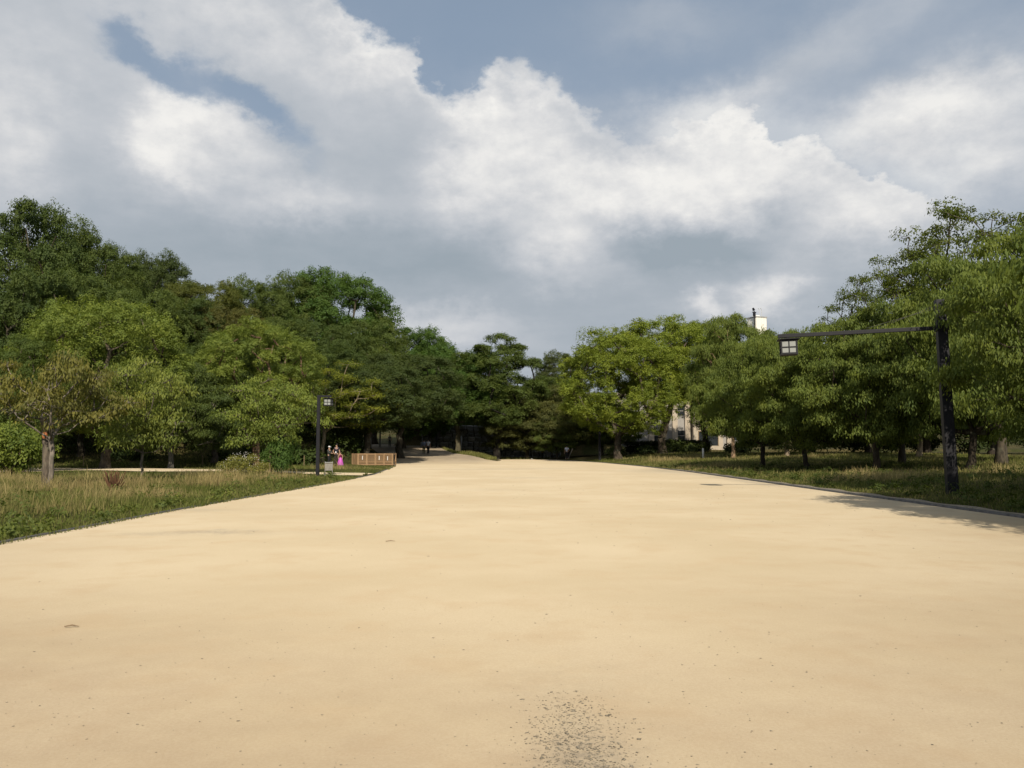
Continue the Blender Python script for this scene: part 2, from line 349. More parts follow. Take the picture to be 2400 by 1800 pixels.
class MB:
    """collects boxes, tubes and prisms into one mesh"""
    def __init__(s): s.v = []; s.f = []
    def box(s, c, size, rot=None, taper=1.0):
        x, y, z = size[0] / 2, size[1] / 2, size[2] / 2
        pts = [(-x, -y, -z), (x, -y, -z), (x, y, -z), (-x, y, -z), (-x * taper, -y * taper, z), (x * taper, -y * taper, z), (x * taper, y * taper, z), (-x * taper, y * taper, z)]
        m = Euler(rot).to_matrix() if rot else None
        i = len(s.v)
        for p in pts:
            p = Vector(p)
            if m: p = m @ p
            s.v.append(tuple(p + Vector(c)))
        for q in ((0, 3, 2, 1), (4, 5, 6, 7), (0, 1, 5, 4), (1, 2, 6, 5), (2, 3, 7, 6), (3, 0, 4, 7)): s.f.append([i + k for k in q])
        return s
    def tube(s, path, radii, n=7, cap=True):
        path = [Vector(p) for p in path]
        if not hasattr(radii, '__len__'): radii = [radii] * len(path)
        i0 = len(s.v); up = None
        for k, p in enumerate(path):
            d = (path[min(k + 1, len(path) - 1)] - path[max(k - 1, 0)])
            d = d.normalized() if d.length > 1e-9 else Vector((0, 0, 1))
            if up is None: up = Vector((1, 0, 0)) if abs(d.x) < .9 else Vector((0, 1, 0))
            a = d.cross(up).normalized(); b = d.cross(a); up = -a.cross(d) if False else up
            for q in range(n):
                t = 2 * math.pi * q / n
                s.v.append(tuple(p + (a * math.cos(t) + b * math.sin(t)) * radii[k]))
        for k in range(len(path) - 1):
            for q in range(n):
                a0 = i0 + k * n + q; a1 = i0 + k * n + (q + 1) % n
                s.f.append([a0, a1, a1 + n, a0 + n])
        if cap:
            s.f.append([i0 + q for q in range(n)][::-1]); s.f.append([i0 + (len(path) - 1) * n + q for q in range(n)])
        return s
    def ball(s, c, r, nu=8, nv=5):
        i0 = len(s.v)
        for j in range(nv + 1):
            ph = math.pi * j / nv
            for i in range(nu):
                th = 2 * math.pi * i / nu
                s.v.append((c[0] + r[0] * math.sin(ph) * math.cos(th), c[1] + r[1] * math.sin(ph) * math.sin(th), c[2] + r[2] * math.cos(ph)))
        for j in range(nv):
            for i in range(nu):
                a = i0 + j * nu + i; b = i0 + j * nu + (i + 1) % nu
                s.f.append([a, a + nu, b + nu, b])
        return s
    def mesh(s, name, material, bevel=0.0, smooth=False):
        me = bpy.data.meshes.new(name)
        me.from_pydata(s.v, [], s.f); me.update()
        if bevel:
            bm = bmesh.new(); bm.from_mesh(me)
            bmesh.ops.bevel(bm, geom=list(bm.edges), offset=bevel, segments=2, affect='EDGES', profile=.6)
            bm.to_mesh(me); bm.free()
        if smooth: me.polygons.foreach_set('use_smooth', [True] * len(me.polygons))
        me.materials.append(material)
        return me
    def build(s, name, material, parent=None, loc=(0, 0, 0), bevel=0.0, smooth=False, color=None):
        return link(name, s.mesh(name, material, bevel, smooth), parent, loc, color)

# ------------------------------------------------------------------ terrain
def S(t):
    t = np.clip(t, 0, 1); return t * t * (3 - 2 * t)
LX = ([-14, 13, 23, 35, 48, 60, 71, 80, 96, 115, 132], [-8.5, -8.5, -8.5, -8.05, -8.0, -9.0, -10.0, -12.0, -15.5, -20.0, -26.0])
RX = ([-14, 18, 33, 52, 68, 85, 99, 108], [11.5, 11.5, 11.4, 11.4, 10.8, 9.2, 6.2, 3.6])
RR = ([85, 90, 93, 98, 106, 115.6, 132], [-.5, -2.2, -4.6, -7.1, -8.8, -10.5, -15.0])
xl = lambda y: np.interp(y, *LX)
xr = lambda y: np.interp(y, *RX)
xrr = lambda y: np.interp(y, *RR)
def vnoise(x, y, s, seed=0):
    """cheap smooth noise, about -1..1"""
    r = np.random.RandomState(seed); v = 0
    for k in range(5):
        a = r.rand() * 6.28; fr = s * (.6 + .9 * r.rand()); ph = r.rand() * 6.28
        v = v + np.sin((x * math.cos(a) + y * math.sin(a)) * fr + ph + 1.3 * np.sin((x * math.sin(a * 2) - y * math.cos(a * 2)) * fr * .7 + ph))
    return v / 3.2
def path_z(x, y):
    x = np.asarray(x, float); y = np.asarray(y, float)
    rise = np.clip((y - 80) * .05, 0, 2.0)
    blend = S((-.8 - x) / 4.2)
    # right of the ramp the bank drops to the lower path
    low = S((x - xrr(y)) / 3.0) * S((y - 88) / 6)
    return rise * blend * (1 - low)
def ground_z(x, y):
    x = np.asarray(x, float); y = np.asarray(y, float)
    l, r = xl(y), xr(y)
    dr = x - r
    z = path_z(x, y)
    right = .55 * S(dr / 16) + .35 * S((y - 50) / 40) * S(dr / 8) + .06 * S(dr / 1.0)
    hillx = (l - 3.0 - x)
    hill = 15.0 * S(hillx / 46) * S((y - 60) / 42)
    foot = 2.6 * S((hillx + 2.2) / 5.0) * S((y - 71.5) / 6.5)
    left = .05 * S((l - x) / 1.0) + .12 * S((l - x) / 10)
    back = 4.0 * S((y - 116.2) / .6) * S((x + 17) / 4) * (1 - .9 * S((x - 9) / 9)) + 3.5 * S((y - 122) / 60)
    tongue = .75 * np.exp(-((x + 4.4) / 1.9) ** 2 - ((y - 100) / 6.5) ** 2) * S((x - xrr(y)) / 1.6)
    bump = .05 * vnoise(x, y, .5, 3) * S((np.maximum(l - x, dr) - .3) / 2)
    inside = (x > l) & (x < r) & (y < 108)
    z = z + right + hill + foot + left + back + bump + tongue - .05
    return z
def gz(x, y): return float(ground_z(x, y))

def sheet(name, us, vs, fx, fz, material, kind='structure', label=None, cat=None):
    U, V = np.meshgrid(us, vs)
    X, Y = fx(U, V)
    Z = fz(X, Y)
    n, m_ = U.shape
    idx = np.arange(n * m_).reshape(n, m_)
    f = np.stack([idx[:-1, :-1], idx[:-1, 1:], idx[1:, 1:], idx[1:, :-1]], -1).reshape(-1, 4)
    me = np_mesh(name, np.stack([X, Y, Z], -1).reshape(-1, 3), f, material, smooth=True)
    return tag(link(name, me), label, cat, None, kind)
gx = np.unique(np.concatenate([np.arange(-60, 61, 1.0), np.arange(-400, -59, 20), np.arange(60, 401, 20), np.arange(-13, 14, .5)]))
gy = np.unique(np.concatenate([np.arange(-20, 135, 1.0), np.arange(-200, -19, 20), np.arange(135, 201, 5), np.arange(200, 901, 50), np.arange(111, 120, .3)]))
sheet('ground', gx, gy, lambda u, v: (u, v), ground_z, M['soil'], label='dark soil and turf under the trees and verges', cat='ground')
u01 = np.linspace(0, 1, 25)
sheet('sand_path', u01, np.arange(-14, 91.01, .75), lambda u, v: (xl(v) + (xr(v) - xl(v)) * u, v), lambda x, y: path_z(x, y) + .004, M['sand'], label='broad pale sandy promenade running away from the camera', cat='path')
def rampx(u, v): return (xl(v) + (xrr(v) - xl(v)) * u, v)
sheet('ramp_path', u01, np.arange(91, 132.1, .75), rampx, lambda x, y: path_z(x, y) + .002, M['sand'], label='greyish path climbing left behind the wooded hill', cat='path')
def lowx(u, v): return ((xrr(91) + .1 + np.clip((v - 91) * .09, 0, .9)) * (1 - u) + xr(v) * u, v)
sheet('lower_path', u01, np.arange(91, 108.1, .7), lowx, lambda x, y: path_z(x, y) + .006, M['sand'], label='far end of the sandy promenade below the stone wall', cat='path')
# side path through the left verge
def sidex(u, v):
    t = v; x = -8.4 - 29 * t
    c = 48.3 + 5.0 * S(t / .55) + .5 * np.sin(t * 9); h = 1.9 + 1.8 * S((t - .2) / .5)
    return x, c + (u - .5) * 2 * h * (1 + .08 * np.sin(t * 31 + u * 6))
sheet('side_path', np.linspace(0, 1, 9), np.linspace(0, 1, 50), sidex, lambda x, y: np.maximum(ground_z(x, y), -.02) + .035, M['sand'], label='narrow sandy path crossing the left verge', cat='path')

def strip(name, fx, w, y0, y1, z0, z1, side, material, label, cat, dy=1.0):
    """kerb-like solid strip that follows a path edge"""
    v, f = [], []
    ys = np.arange(y0, y1 + .01, dy)
    for y in ys:
        x = float(fx(y)); pz = float(path_z(x, y))
        for (dx, dz) in ((0, z0), (0, z1), (w, z1 - .004), (w, z0)): v.append((x + side * dx, y, pz + dz))
    for k in range(len(ys) - 1):
        for q in range(4):
            a = k * 4 + q; b = k * 4 + (q + 1) % 4
            f.append([a, b, b + 4, a + 4])
    me = np_mesh(name, v, np.array(f), material)
    return tag(link(name, me), label, cat, None, 'structure')
strip('kerb', xl, .10, 2, 90, -.1, .035, -1, M['kerb'], 'thin dark kerb along the left edge of the promenade', 'kerb', .7)
strip('kerb', xr, .16, 2, 108, -.1, .06, 1, M['kerb'], 'thin dark kerb along the right edge of the promenade', 'kerb', .7)
sheet('gravel_strip', np.linspace(.165, .62, 5), np.arange(6, 60, .25), lambda u, v: (xr(v) + u * (1 + .12 * np.sin(v * 2.1)), v), lambda x, y: np.maximum(ground_z(x, y), -.03) + .045, M['gravel'], label='pale gravel margin beside the right kerb', cat='gravel')

# pebbles and leaf scraps lying on the sand
def pebbles():
    rs = np.random.RandomState(5)
    base = np.array([(1, 0, 0), (-1, 0, 0), (0, 1, 0), (0, -1, 0), (0, 0, 1), (0, 0, -1)], float)
    tris = np.array([(0, 2, 4), (2, 1, 4), (1, 3, 4), (3, 0, 4), (2, 0, 5), (1, 2, 5), (3, 1, 5), (0, 3, 5)])
    n1, n2, n3 = 3000, 1500, 230
    px = np.concatenate([rs.normal(.38, .15, n1) * (1 - .25 * (rs.rand(n1) < .2)), rs.uniform(-4.5, 4.5, n2) + rs.normal(0, .3, n2), rs.uniform(-8, 11, n3)])
    py = np.concatenate([3.7 + 1.9 * rs.beta(1.0, 2.0, n1), 3.6 + 5 * rs.rand(n2) ** 2, 4 + 34 * rs.rand(n3) ** 1.4])
    sz = np.concatenate([np.clip(rs.gamma(1.5, .0018, n1) + .0014, 0, .014), np.clip(rs.gamma(1.6, .0013, n2) + .0015, 0, .008), np.clip(rs.gamma(2., .0016, n3) + .003 + .0005 * (py[n1 + n2:] - 4), 0, .022)])
    n = len(px)
    sc = np.stack([sz * rs.uniform(.8, 1.7, n), sz * rs.uniform(.8, 1.3, n), sz * rs.uniform(.25, .5, n)], 1)
    ang = rs.rand(n) * 6.28; ca, sa = np.cos(ang), np.sin(ang)
    v = base[None] * sc[:, None, :] * rs.uniform(.75, 1.2, (n, 6, 1))
    w = np.stack([v[..., 0] * ca[:, None] - v[..., 1] * sa[:, None] + px[:, None], v[..., 0] * sa[:, None] + v[..., 1] * ca[:, None] + py[:, None], v[..., 2] + .006], -1)
    f = tris[None] + (np.arange(n) * 6)[:, None, None]
    return np_mesh('pebbles', w.reshape(-1, 3), f.reshape(-1, 3), M['pebble'], smooth=True)
tag(link('pebbles', pebbles()), 'dark pebbles and leaf scraps scattered over the sand', 'pebbles', None, 'stuff')
for k, (x, y, a, L) in enumerate([(-2.05, 14.0, .3, .16), (-3.9, 7.4, .2, .12)]):
    o = MB().tube([(-L / 2, 0, .012), (0, .015, .02), (L / 2, 0, .01)], [.006, .007, .003], 5).build('twig', M['stake_wood'], None, (x, y, .006))
    o.rotation_euler.z = a
    tag(o, ['small dry twig lying on the sand right of the grey scuff', 'thin pale twig on the sand at left near the camera'][k], 'twig')

# ------------------------------------------------------------------ grass
DRY_L = [(-13.5, 23.5, 2.6, 2.0), (-14.4, 31, 2.4, 2.2), (-16.5, 40, 4.5, 2.2), (-10.6, 40.5, 2.6, 2.4), (-11.8, 26.5, 1.2, 1.5), (-9.6, 66, 2.5, 3), (-14, 60, 4, 2.5), (-26, 56, 6, 2), (-12.2, 44, 2, 1.5), (-16, 20, 2.5, 2), (-11.8, 20.5, 1.4, 1.2), (-19, 27, 4, 3), (-12.5, 35, 2.2, 2.4), (-22, 36, 5, 3)]
DRY_R = [(17.4, 39.5, 2.2, 2.2), (20.5, 42, 3., 1.8), (24, 37, 3.4, 1.4), (24.5, 72, 2.4, 2.5), (15.4, 36.5, 1.6, 1.4), (14, 60, 2.2, 5), (16, 80, 3.5, 6)]
def grass(side, n, seed, name, label):
    rs = np.random.RandomState(seed)
    y = 11.5 * np.exp(rs.rand(n) * math.log((82 if side < 0 else 96) / 11.5))
    d = rs.rand(n) ** 1.25 * (26 + .12 * y)
    if side < 0: x = xl(y) - .1 - d
    else: x = xr(y) + .22 + d
    spill = rs.rand(n) < .06; x = np.where(spill, (xl(y) + .28 * rs.rand(n) ** 2 - .13) if side < 0 else x, x)
    keep = np.abs(x) / y < .72
    dr = np.zeros(n)
    for (cx, cy, sx, sy) in (DRY_L if side < 0 else DRY_R): dr += np.exp(-((x - cx) / sx) ** 2 - ((y - cy) / sy) ** 2)
    dr = np.clip(dr * (.68 + .95 * vnoise(x, y, 1.4, 9)) + .22 * vnoise(x, y, .9, 8) + .2 * rs.randn(n), 0, 1.2)
    if side < 0:
        # keep the side path free of blades
        t = (-8.4 - x) / 29; c = 48.3 + 5.0 * S(t / .55); h = 1.75 + 1.8 * S((t - .2) / .5)
        keep &= ~((np.abs(y - c) < h) & (t > -.1) & (rs.rand(n) < .985))
    else:
        bare = S((.9 - d) / .6) * (y < 62)
        keep &= rs.rand(n) > bare * .96
    x, y, d, dr = x[keep], y[keep], d[keep], dr[keep]; n = len(x)
    z = ground_z(x, y)
    tall = S((vnoise(x, y, .55, 4) + .2) / 1.1)
    edge = S(d / 2.2)
    h = (.07 + .17 * tall * edge + .31 * np.clip(dr, 0, 1) * edge) * rs.uniform(.5, 1.3, n)
    if side < 0:
        # short turf in front of the side path and before the pen
        low = S((y - 39.5) / 2.5) * (1 - S((y - 57) / 3)) * S((x + 34) / 4)
        low = np.maximum(low, S((y - 58) / 4) * S((x + 19) / 3))
        h = h * (1 - .72 * low); dr = dr * (1 - .45 * low)
    else:
        dr = np.clip(dr + .14, 0, 1.2)
    stalk = (rs.rand(n) < .04) & (dr > .3); h[stalk] *= 1.5
    w = (.006 + .00042 * y) * rs.uniform(.7, 1.6, n) * np.where(dr > .4, .8, 1.25)
    a = rs.rand(n) * 6.28; lean = rs.uniform(.1, .75, n) * h; la = rs.rand(n) * 6.28
    sx, sy = np.cos(a) * w / 2, np.sin(a) * w / 2
    lx, ly = np.cos(la) * lean, np.sin(la) * lean
    v = np.stack([np.stack([x - sx, y - sy, z - .02], -1), np.stack([x + sx, y + sy, z - .02], -1),
                  np.stack([x + sx * .7 + lx * .35, y + sy * .7 + ly * .35, z + h * .6], -1), np.stack([x - sx * .7 + lx * .35, y - sy * .7 + ly * .35, z + h * .6], -1),
                  np.stack([x + lx, y + ly, z + h], -1)], 1)
    i = np.arange(n) * 5
    q = np.stack([i, i + 1, i + 2, i + 3], -1); t3 = np.stack([i + 3, i + 2, i + 4], -1)
    tint = np.repeat(np.clip(rs.rand(n) * .7 + .3 * (.5 + .5 * vnoise(x, y, 1.3, 11)), 0, 1), 5)
    me = np_mesh(name, v.reshape(-1, 3), [q, t3], M['grass'], attrs={'tint': tint, 'dry': np.repeat(np.clip((dr - .15) * 1.2, 0, 1), 5)})
    return tag(link(name, me), label, 'grass', None, 'stuff')
def bank_grass():
    rs = np.random.RandomState(14); n = 9000
    y = rs.uniform(90.5, 111, n); a = xrr(y) + .1; b = np.where(y < 108, xrr(91) + .1 + np.clip((y - 91) * .09, 0, .9), 5.)
    x = a + (b - a) * rs.rand(n); z = ground_z(x, y)
    h = rs.uniform(.12, .42, n); w = rs.uniform(.03, .06, n); ang = rs.rand(n) * 6.28; la = rs.rand(n) * 6.28; ln = rs.uniform(.1, .6, n) * h
    sx, sy = np.cos(ang) * w, np.sin(ang) * w
    v = np.stack([np.stack([x - sx, y - sy, z - .02], -1), np.stack([x + sx, y + sy, z - .02], -1), np.stack([x + ln * np.cos(la), y + ln * np.sin(la), z + h], -1)], 1)
    me = np_mesh('bank_grass', v.reshape(-1, 3), np.arange(n * 3).reshape(n, 3), M['grass'], attrs={'tint': np.repeat(rs.uniform(.3, 1, n), 3), 'dry': np.repeat(np.clip(rs.randn(n) * .2 + .15, 0, 1), 3)})
    return tag(link('grass', me), 'tongue of bright grass between the ramp and the lower path', 'grass', None, 'stuff')
bank_grass()
grass(-1, 190000, 1, 'grass', 'green and straw coloured grass on the left verge')
grass(1, 160000, 2, 'grass', 'shaded green and golden grass on the right verge')

# ------------------------------------------------------------------ trees
def nrm(v): return v / np.maximum(np.linalg.norm(v, axis=-1, keepdims=True), 1e-9)
def leaves(rs, centres, radii, flat, sprigs, per, L, W, droop=0., spread=.28, upbias=.35, clump_tint=None, inner=.55):
    """leaf faces gathered in sprigs over the shell of each clump; droop 0..1 lets the leaves hang"""
    K = len(centres)
    d = nrm(rs.randn(K, sprigs, 3)); d[..., 2] = d[..., 2] * .85 + upbias * rs.rand(K, sprigs)
    d[..., 2] = np.where(d[..., 2] < -.35, np.abs(d[..., 2]) * .6, d[..., 2])
    d = nrm(d)
    rr = (inner + (1.05 - inner) * rs.rand(K, sprigs) ** .6)
    ext = radii[:, None, None] * np.array([1, 1, flat])
    sp = centres[:, None, :] + d * rr[..., None] * ext
    o = nrm(d * np.array([1, 1, 1 / max(flat, .3)]))
    n = K * sprigs * per
    c = (sp[:, :, None, :] + rs.randn(K, sprigs, per, 3) * (spread * np.array([1, 1, .7]))).reshape(n, 3)
    out = np.repeat(o[:, :, None, :], per, 2).reshape(n, 3)
    nv = nrm(out * .95 + np.array([0, 0, .35]) + rs.randn(n, 3) * .34)
    ax = rs.randn(n, 3); ax -= nv * np.sum(ax * nv, -1, keepdims=True); ax = nrm(ax)
    if droop:
        hor = out * np.array([1, 1, 0]); ax = nrm(ax * (1 - droop) * .8 + nrm(hor + 1e-6) * .5 * droop + np.array([0, 0, -1.0]) * droop)
        nv = nv - ax * np.sum(nv * ax, -1, keepdims=True); nv = nrm(nv)
    sd_ = nrm(np.cross(ax, nv))
    l = (L * rs.uniform(.65, 1.35, n))[:, None]; w = (W * rs.uniform(.7, 1.3, n))[:, None]
    v = np.stack([c, c + ax * l * .45 + sd_ * w - nv * w * .35, c + ax * l - nv * w * .2 - np.array([0, 0, 1]) * l * .18 * (droop > 0), c + ax * l * .45 - sd_ * w - nv * w * .35], 1)
    ct = rs.rand(K) if clump_tint is None else clump_tint
    tint = np.clip(np.repeat(ct * .35, sprigs * per) + np.repeat(rs.rand(K * sprigs) * .25, per) + rs.rand(n) * .4, 0, 1)
    return v.reshape(-1, 3), np.repeat(tint, 4), sp
def crown_points(rs, n, Rx, zb, zt, rmin, lobes=.18, shape=1.0, hollow=.55, off=0.0):
    """clump centres inside a lobed dome between heights zb and zt, spread apart by dart throwing"""
    zc = zb + (zt - zb) * .42
    ph = rs.rand(6) * 6.28
    pts = []
    tries = 0
    while len(pts) < n and tries < n * 400:
        tries += 1
        d = nrm(rs.randn(3)); a = math.atan2(d[1], d[0])
        lob = 1 + lobes * (math.sin(2 * a + ph[0]) * .5 + math.sin(3 * a + ph[1]) * .5 + math.sin(5 * a + d[2] * 3 + ph[2]) * .6)
        r = hollow + (1 - hollow) * rs.rand() ** .5
        rz = (zt - zc) if d[2] > 0 else (zc - zb)
        hr = math.sqrt(max(0, 1 - abs(d[2]) ** (2 * shape)))
        h = math.hypot(d[0], d[1]) + 1e-6
        p = np.array([d[0] / h * hr * r * lob * Rx + off, d[1] / h * hr * r * lob * Rx, zc + d[2] * r * rz])
        if all(np.linalg.norm((p - q) * np.array([1, 1, 1.25])) > rmin for q in pts): pts.append(p)
        if tries % (n * 60) == 0: rmin *= .85
    return np.array(pts)
def limbs(rs, pts, fork, r0, bend=.12, twig_pts=None, rmin=.02, sides=6):
    """trunk from the origin to the fork and limbs that reach every clump"""
    mb = MB()
    nodes = [np.array([0, 0, 0.]), np.array(fork, float)]; par = [-1, 0]
    order = np.argsort(np.linalg.norm(pts - nodes[1], axis=1))
    for i in order:
        p = pts[i]; best, bj = 1e9, 1
        for j in range(1, len(nodes)):
            q = nodes[j]; c = np.linalg.norm(p - q) + .45 * np.linalg.norm(q - nodes[1]) + (1.5 * max(0, q[2] - p[2] + .2))
            if c < best: best, bj = c, j
        q = nodes[bj]; L = np.linalg.norm(p - q)
        mid = q + (p - q) * .5 + rs.randn(3) * bend * L * .5 + np.array([0, 0, -.06 * L])
        nodes.append(mid); par.append(bj); nodes.append(p); par.append(len(nodes) - 2)
    cnt = [0] * len(nodes); kids = [[] for _ in nodes]
    for j in range(len(nodes) - 1, 0, -1):
        if not cnt[j]: cnt[j] = 1
        cnt[par[j]] += cnt[j]; kids[par[j]].append(j)
    tot = cnt[1]
    rad = [max(rmin, r0 * (c / tot) ** .5) for c in cnt]
    f = nodes[1]
    k = 6; path, rr = [], []
    for q in range(k + 1):
        t = q / k; w = rs.randn(2) * .02 * f[2] * (0 if q in (0, k) else 1)
        path.append((f[0] * t + w[0], f[1] * t + w[1], f[2] * t - (.25 if q == 0 else 0))); rr.append(r0 * (1.0 + (.55 if q == 0 else .16 if q == 1 else 0) - .22 * t))
    mb.tube(path, rr, 10)
    for j in range(2, len(nodes)):
        a = nodes[par[j]]; b = nodes[j]
        mb.tube([a, (a + b) / 2 + rs.randn(3) * .02 * np.linalg.norm(b - a), b], [min(rad[par[j]], rad[j] * 1.35) * .9, rad[j], rad[j] * .8], sides, cap=False)
    if twig_pts is not None:
        for i in range(len(pts)):
            for tp in twig_pts[i]:
                m = (pts[i] + tp) / 2 + rs.randn(3) * .06
                mb.tube([pts[i], m, tp], [rmin * .8, rmin * .55, rmin * .25], 4, cap=False)
    return mb
PROTO = {}
def proto(key, seed, Rx, zb, zt, n, rc, flat, sprigs, per, L, W, fork, r0, droop=0., lobes=.18, shape=1., hollow=.55, spread=.28, upbias=.35, twigs=0, material='leaf', rvar=.3, bend=.12, inner=.72, off=0.0, sub=0, sub_r=.5):
    rs = np.random.RandomState(seed)
    pts = crown_points(rs, n, Rx - rc * .6, zb + rc * flat * .6, zt - rc * flat * .8, rc * 1.05, lobes, shape, hollow, off)
    rad = rc * rs.uniform(1 - rvar, 1 + rvar, len(pts))
    if sub:
        # every lobe carries small clumps over its outer, upper side
        zc = zb + (zt - zb) * .35
        o = nrm((pts - np.array([off, 0, zc])) * np.array([1, 1, 1.3]))
        d = nrm(rs.randn(len(pts), sub, 3) + o[:, None, :] * .75 + np.array([0, 0, .45]))
        cp = (pts[:, None, :] + d * (rad[:, None, None] * np.array([1, 1, flat])) * rs.uniform(.7, 1.0, (len(pts), sub, 1))).reshape(-1, 3)
        cr = sub_r * np.repeat(rad / rc, sub) * rs.uniform(.7, 1.3, len(cp))
        ct = np.clip(np.repeat(rs.rand(len(pts)), sub) * .6 + rs.rand(len(cp)) * .4, 0, 1)
        v, tint, sp0 = leaves(rs, cp, cr, min(1., flat * 1.15), sprigs, per, L, W, droop, spread, upbias, ct, inner)
        sp = cp.reshape(len(pts), sub, 3)
    else:
        v, tint, sp = leaves(rs, pts, rad, flat, sprigs, per, L, W, droop, spread, upbias, None, inner)
    m_ = len(v) // 4
    f = np.arange(m_ * 4).reshape(m_, 4)
    crown = np_mesh(key + '_crown', v, f, M[material], attrs={'tint': tint})
    tw = [sp[i][:twigs] for i in range(len(pts))] if twigs else None
    trunk = limbs(rs, pts, fork, r0, bend, tw).mesh(key + '_trunk', M['bark'], smooth=True)
    PROTO[key] = (crown, trunk, Rx, zt)
# broad evergreen domes with cauliflower clumps
proto('camphor1', 11, 5.5, 2.2, 12.0, 80, 1.25, .78, 12, 11, .125, .038, (.2, .1, 2.4), .36, lobes=.12, hollow=.74, spread=.10, shape=1.4, rvar=.35, sub=12, sub_r=.50)
proto('camphor2', 12, 5.5, 1.8, 12.0, 78, 1.3, .78, 12, 11, .125, .038, (-.3, .1, 2.0), .34, lobes=.16, hollow=.72, spread=.10, shape=1.3, rvar=.35, sub=12, sub_r=.52)
proto('camphor3', 17, 5.5, 4.7, 12.0, 70, 1.25, .78, 12, 11, .125, .038, (.1, .1, 1.6), .40, lobes=.14, hollow=.70, spread=.10, shape=1.4, rvar=.35, sub=12, sub_r=.50)
proto('oak1', 13, 5.5, 1.4, 13.0, 84, 1.3, .88, 12, 11, .14, .045, (.1, -.2, 3.0), .30, lobes=.10, hollow=.74, spread=.12, shape=1.5, rvar=.35, sub=12, sub_r=.52, upbias=.2)
proto('oak2', 14, 5.0, 1.8, 13.0, 78, 1.2, .88, 12, 11, .14, .045, (0, .2, 3.2), .28, lobes=.14, hollow=.70, spread=.13, rvar=.4, shape=1.4, sub=12, sub_r=.50, upbias=.2)
proto('oak3', 16, 5.5, 4.2, 13.0, 72, 1.3, .8, 13, 11, .14, .045, (.1, .1, 4.4), .34, lobes=.14, hollow=.68, spread=.13, rvar=.35, shape=1.4, sub=12, sub_r=.54)
# tall tree of separate flat clouds
proto('cloud1', 15, 5.0, 3.0, 14.0, 46, 1.5, .6, 15, 11, .145, .046, (.1, 0, 4.5), .32, lobes=.2, hollow=.62, spread=.13, rvar=.35, shape=1.4, sub=15, sub_r=.6)
# cherries: spreading, hanging leaves
proto('cherry1', 21, 5.0, 1.4, 8.5, 76, 1.3, .40, 11, 11, .15, .032, (.1, 0, 1.8), .22, droop=.5, lobes=.18, hollow=.5, spread=.14, material='leaf_thin', twigs=2, shape=1.4, sub=10, sub_r=.52)
proto('cherry2', 22, 5.0, 1.3, 8.5, 74, 1.35, .37, 11, 11, .15, .032, (-.2, .1, 1.6), .22, droop=.5, lobes=.22, hollow=.5, spread=.14, material='leaf_thin', twigs=2, shape=1.35, sub=10, sub_r=.52)
proto('cherry_near', 23, 5.2, 1.2, 8.5, 104, 1.2, .40, 11, 12, .13, .028, (.1, 0, 1.9), .20, droop=.55, lobes=.14, hollow=.45, spread=.13, material='leaf_thin', twigs=4, shape=1.5, sub=9, sub_r=.48)
# airy crown that lets the sky through
proto('airy', 31, 5.5, 3.4, 14.0, 250, .70, .55, 18, 11, .13, .040, (.2, 0, 3.6), .26, droop=.2, lobes=.12, hollow=.45, spread=.13, twigs=3, rvar=.45, material='leaf_thin', shape=1.6)
# young trees of the left verge
proto('young', 41, 2.2, 1.2, 5.0, 52, .5, .6, 30, 9, .12, .027, (.05, 0, 1.3), .065, droop=.5, lobes=.3, hollow=.3, spread=.12, twigs=5, material='leaf_thin', shape=1.3)
proto('flat_layer', 43, 3.6, 2.2, 6.4, 48, .85, .2, 40, 13, .12, .028, (.12, 0, 2.0), .15, lobes=.35, hollow=.35, spread=.13, twigs=5, material='leaf_thin', off=1.7)
# low rounded shrub
proto('shrub', 51, 1.6, .1, 2.0, 30, .48, .8, 30, 10, .12, .035, (0, 0, .3), .05, lobes=.3, hollow=.5, spread=.12)

def tree(kind, name, x, y, top, width, col, label, group=None, bark=(.11, .09, .07), rot=None, cat='tree', sink=0.15, lean=None):
    crown, trunk, Rx, zt = PROTO[kind]
    g = gz(x, y)
    rt = root(name, (x, y, g - sink), label, cat, random.random() * 6.28 if rot is None else rot, group)
    h = top - g + sink
    rt.scale = (width / 2 / Rx, width / 2 / Rx, h / zt)
    if lean: rt.rotation_euler.x, rt.rotation_euler.y = lean
    o = link('trunk', trunk, rt, color=bark); o = link('crown', crown, rt, color=col)
    return rt
random.seed(4)
# leaf colours of the kinds
C_CAM = (.190, .245, .040); C_CAM_L = (.172, .228, .052); C_HILL = (.076, .114, .034); C_HILL2 = (.092, .132, .036); C_OLIVE = (.104, .126, .034)
C_VIVID = (.080, .146, .034); C_DARK = (.072, .104, .036); C_CHERRY = (.128, .172, .042); C_CHERRY2 = (.108, .148, .040); C_YEL = (.180, .212, .034); C_BRONZE = (.104, .110, .034)
GR_HILL = 'trees on the wooded hill at left'; GR_RIGHT = 'cherry trees on the right verge'; GR_LEFT = 'trees standing on the left verge'; GR_BACK = 'trees behind the stone wall'; GR_RB = 'dark trees at the back of the right verge'
def T(kind, name, px, Y, ptop, pw, col, label, group=None, **kw):
    """px, ptop, pw: bearing, crown top and crown width as surveyed from the camera station; Y: distance"""
    k = Y / 1920.0
    tree(kind, name, (px - 1200) * k, Y, EYE + (1048 - ptop) * k, pw * k, col, label, group, **kw)

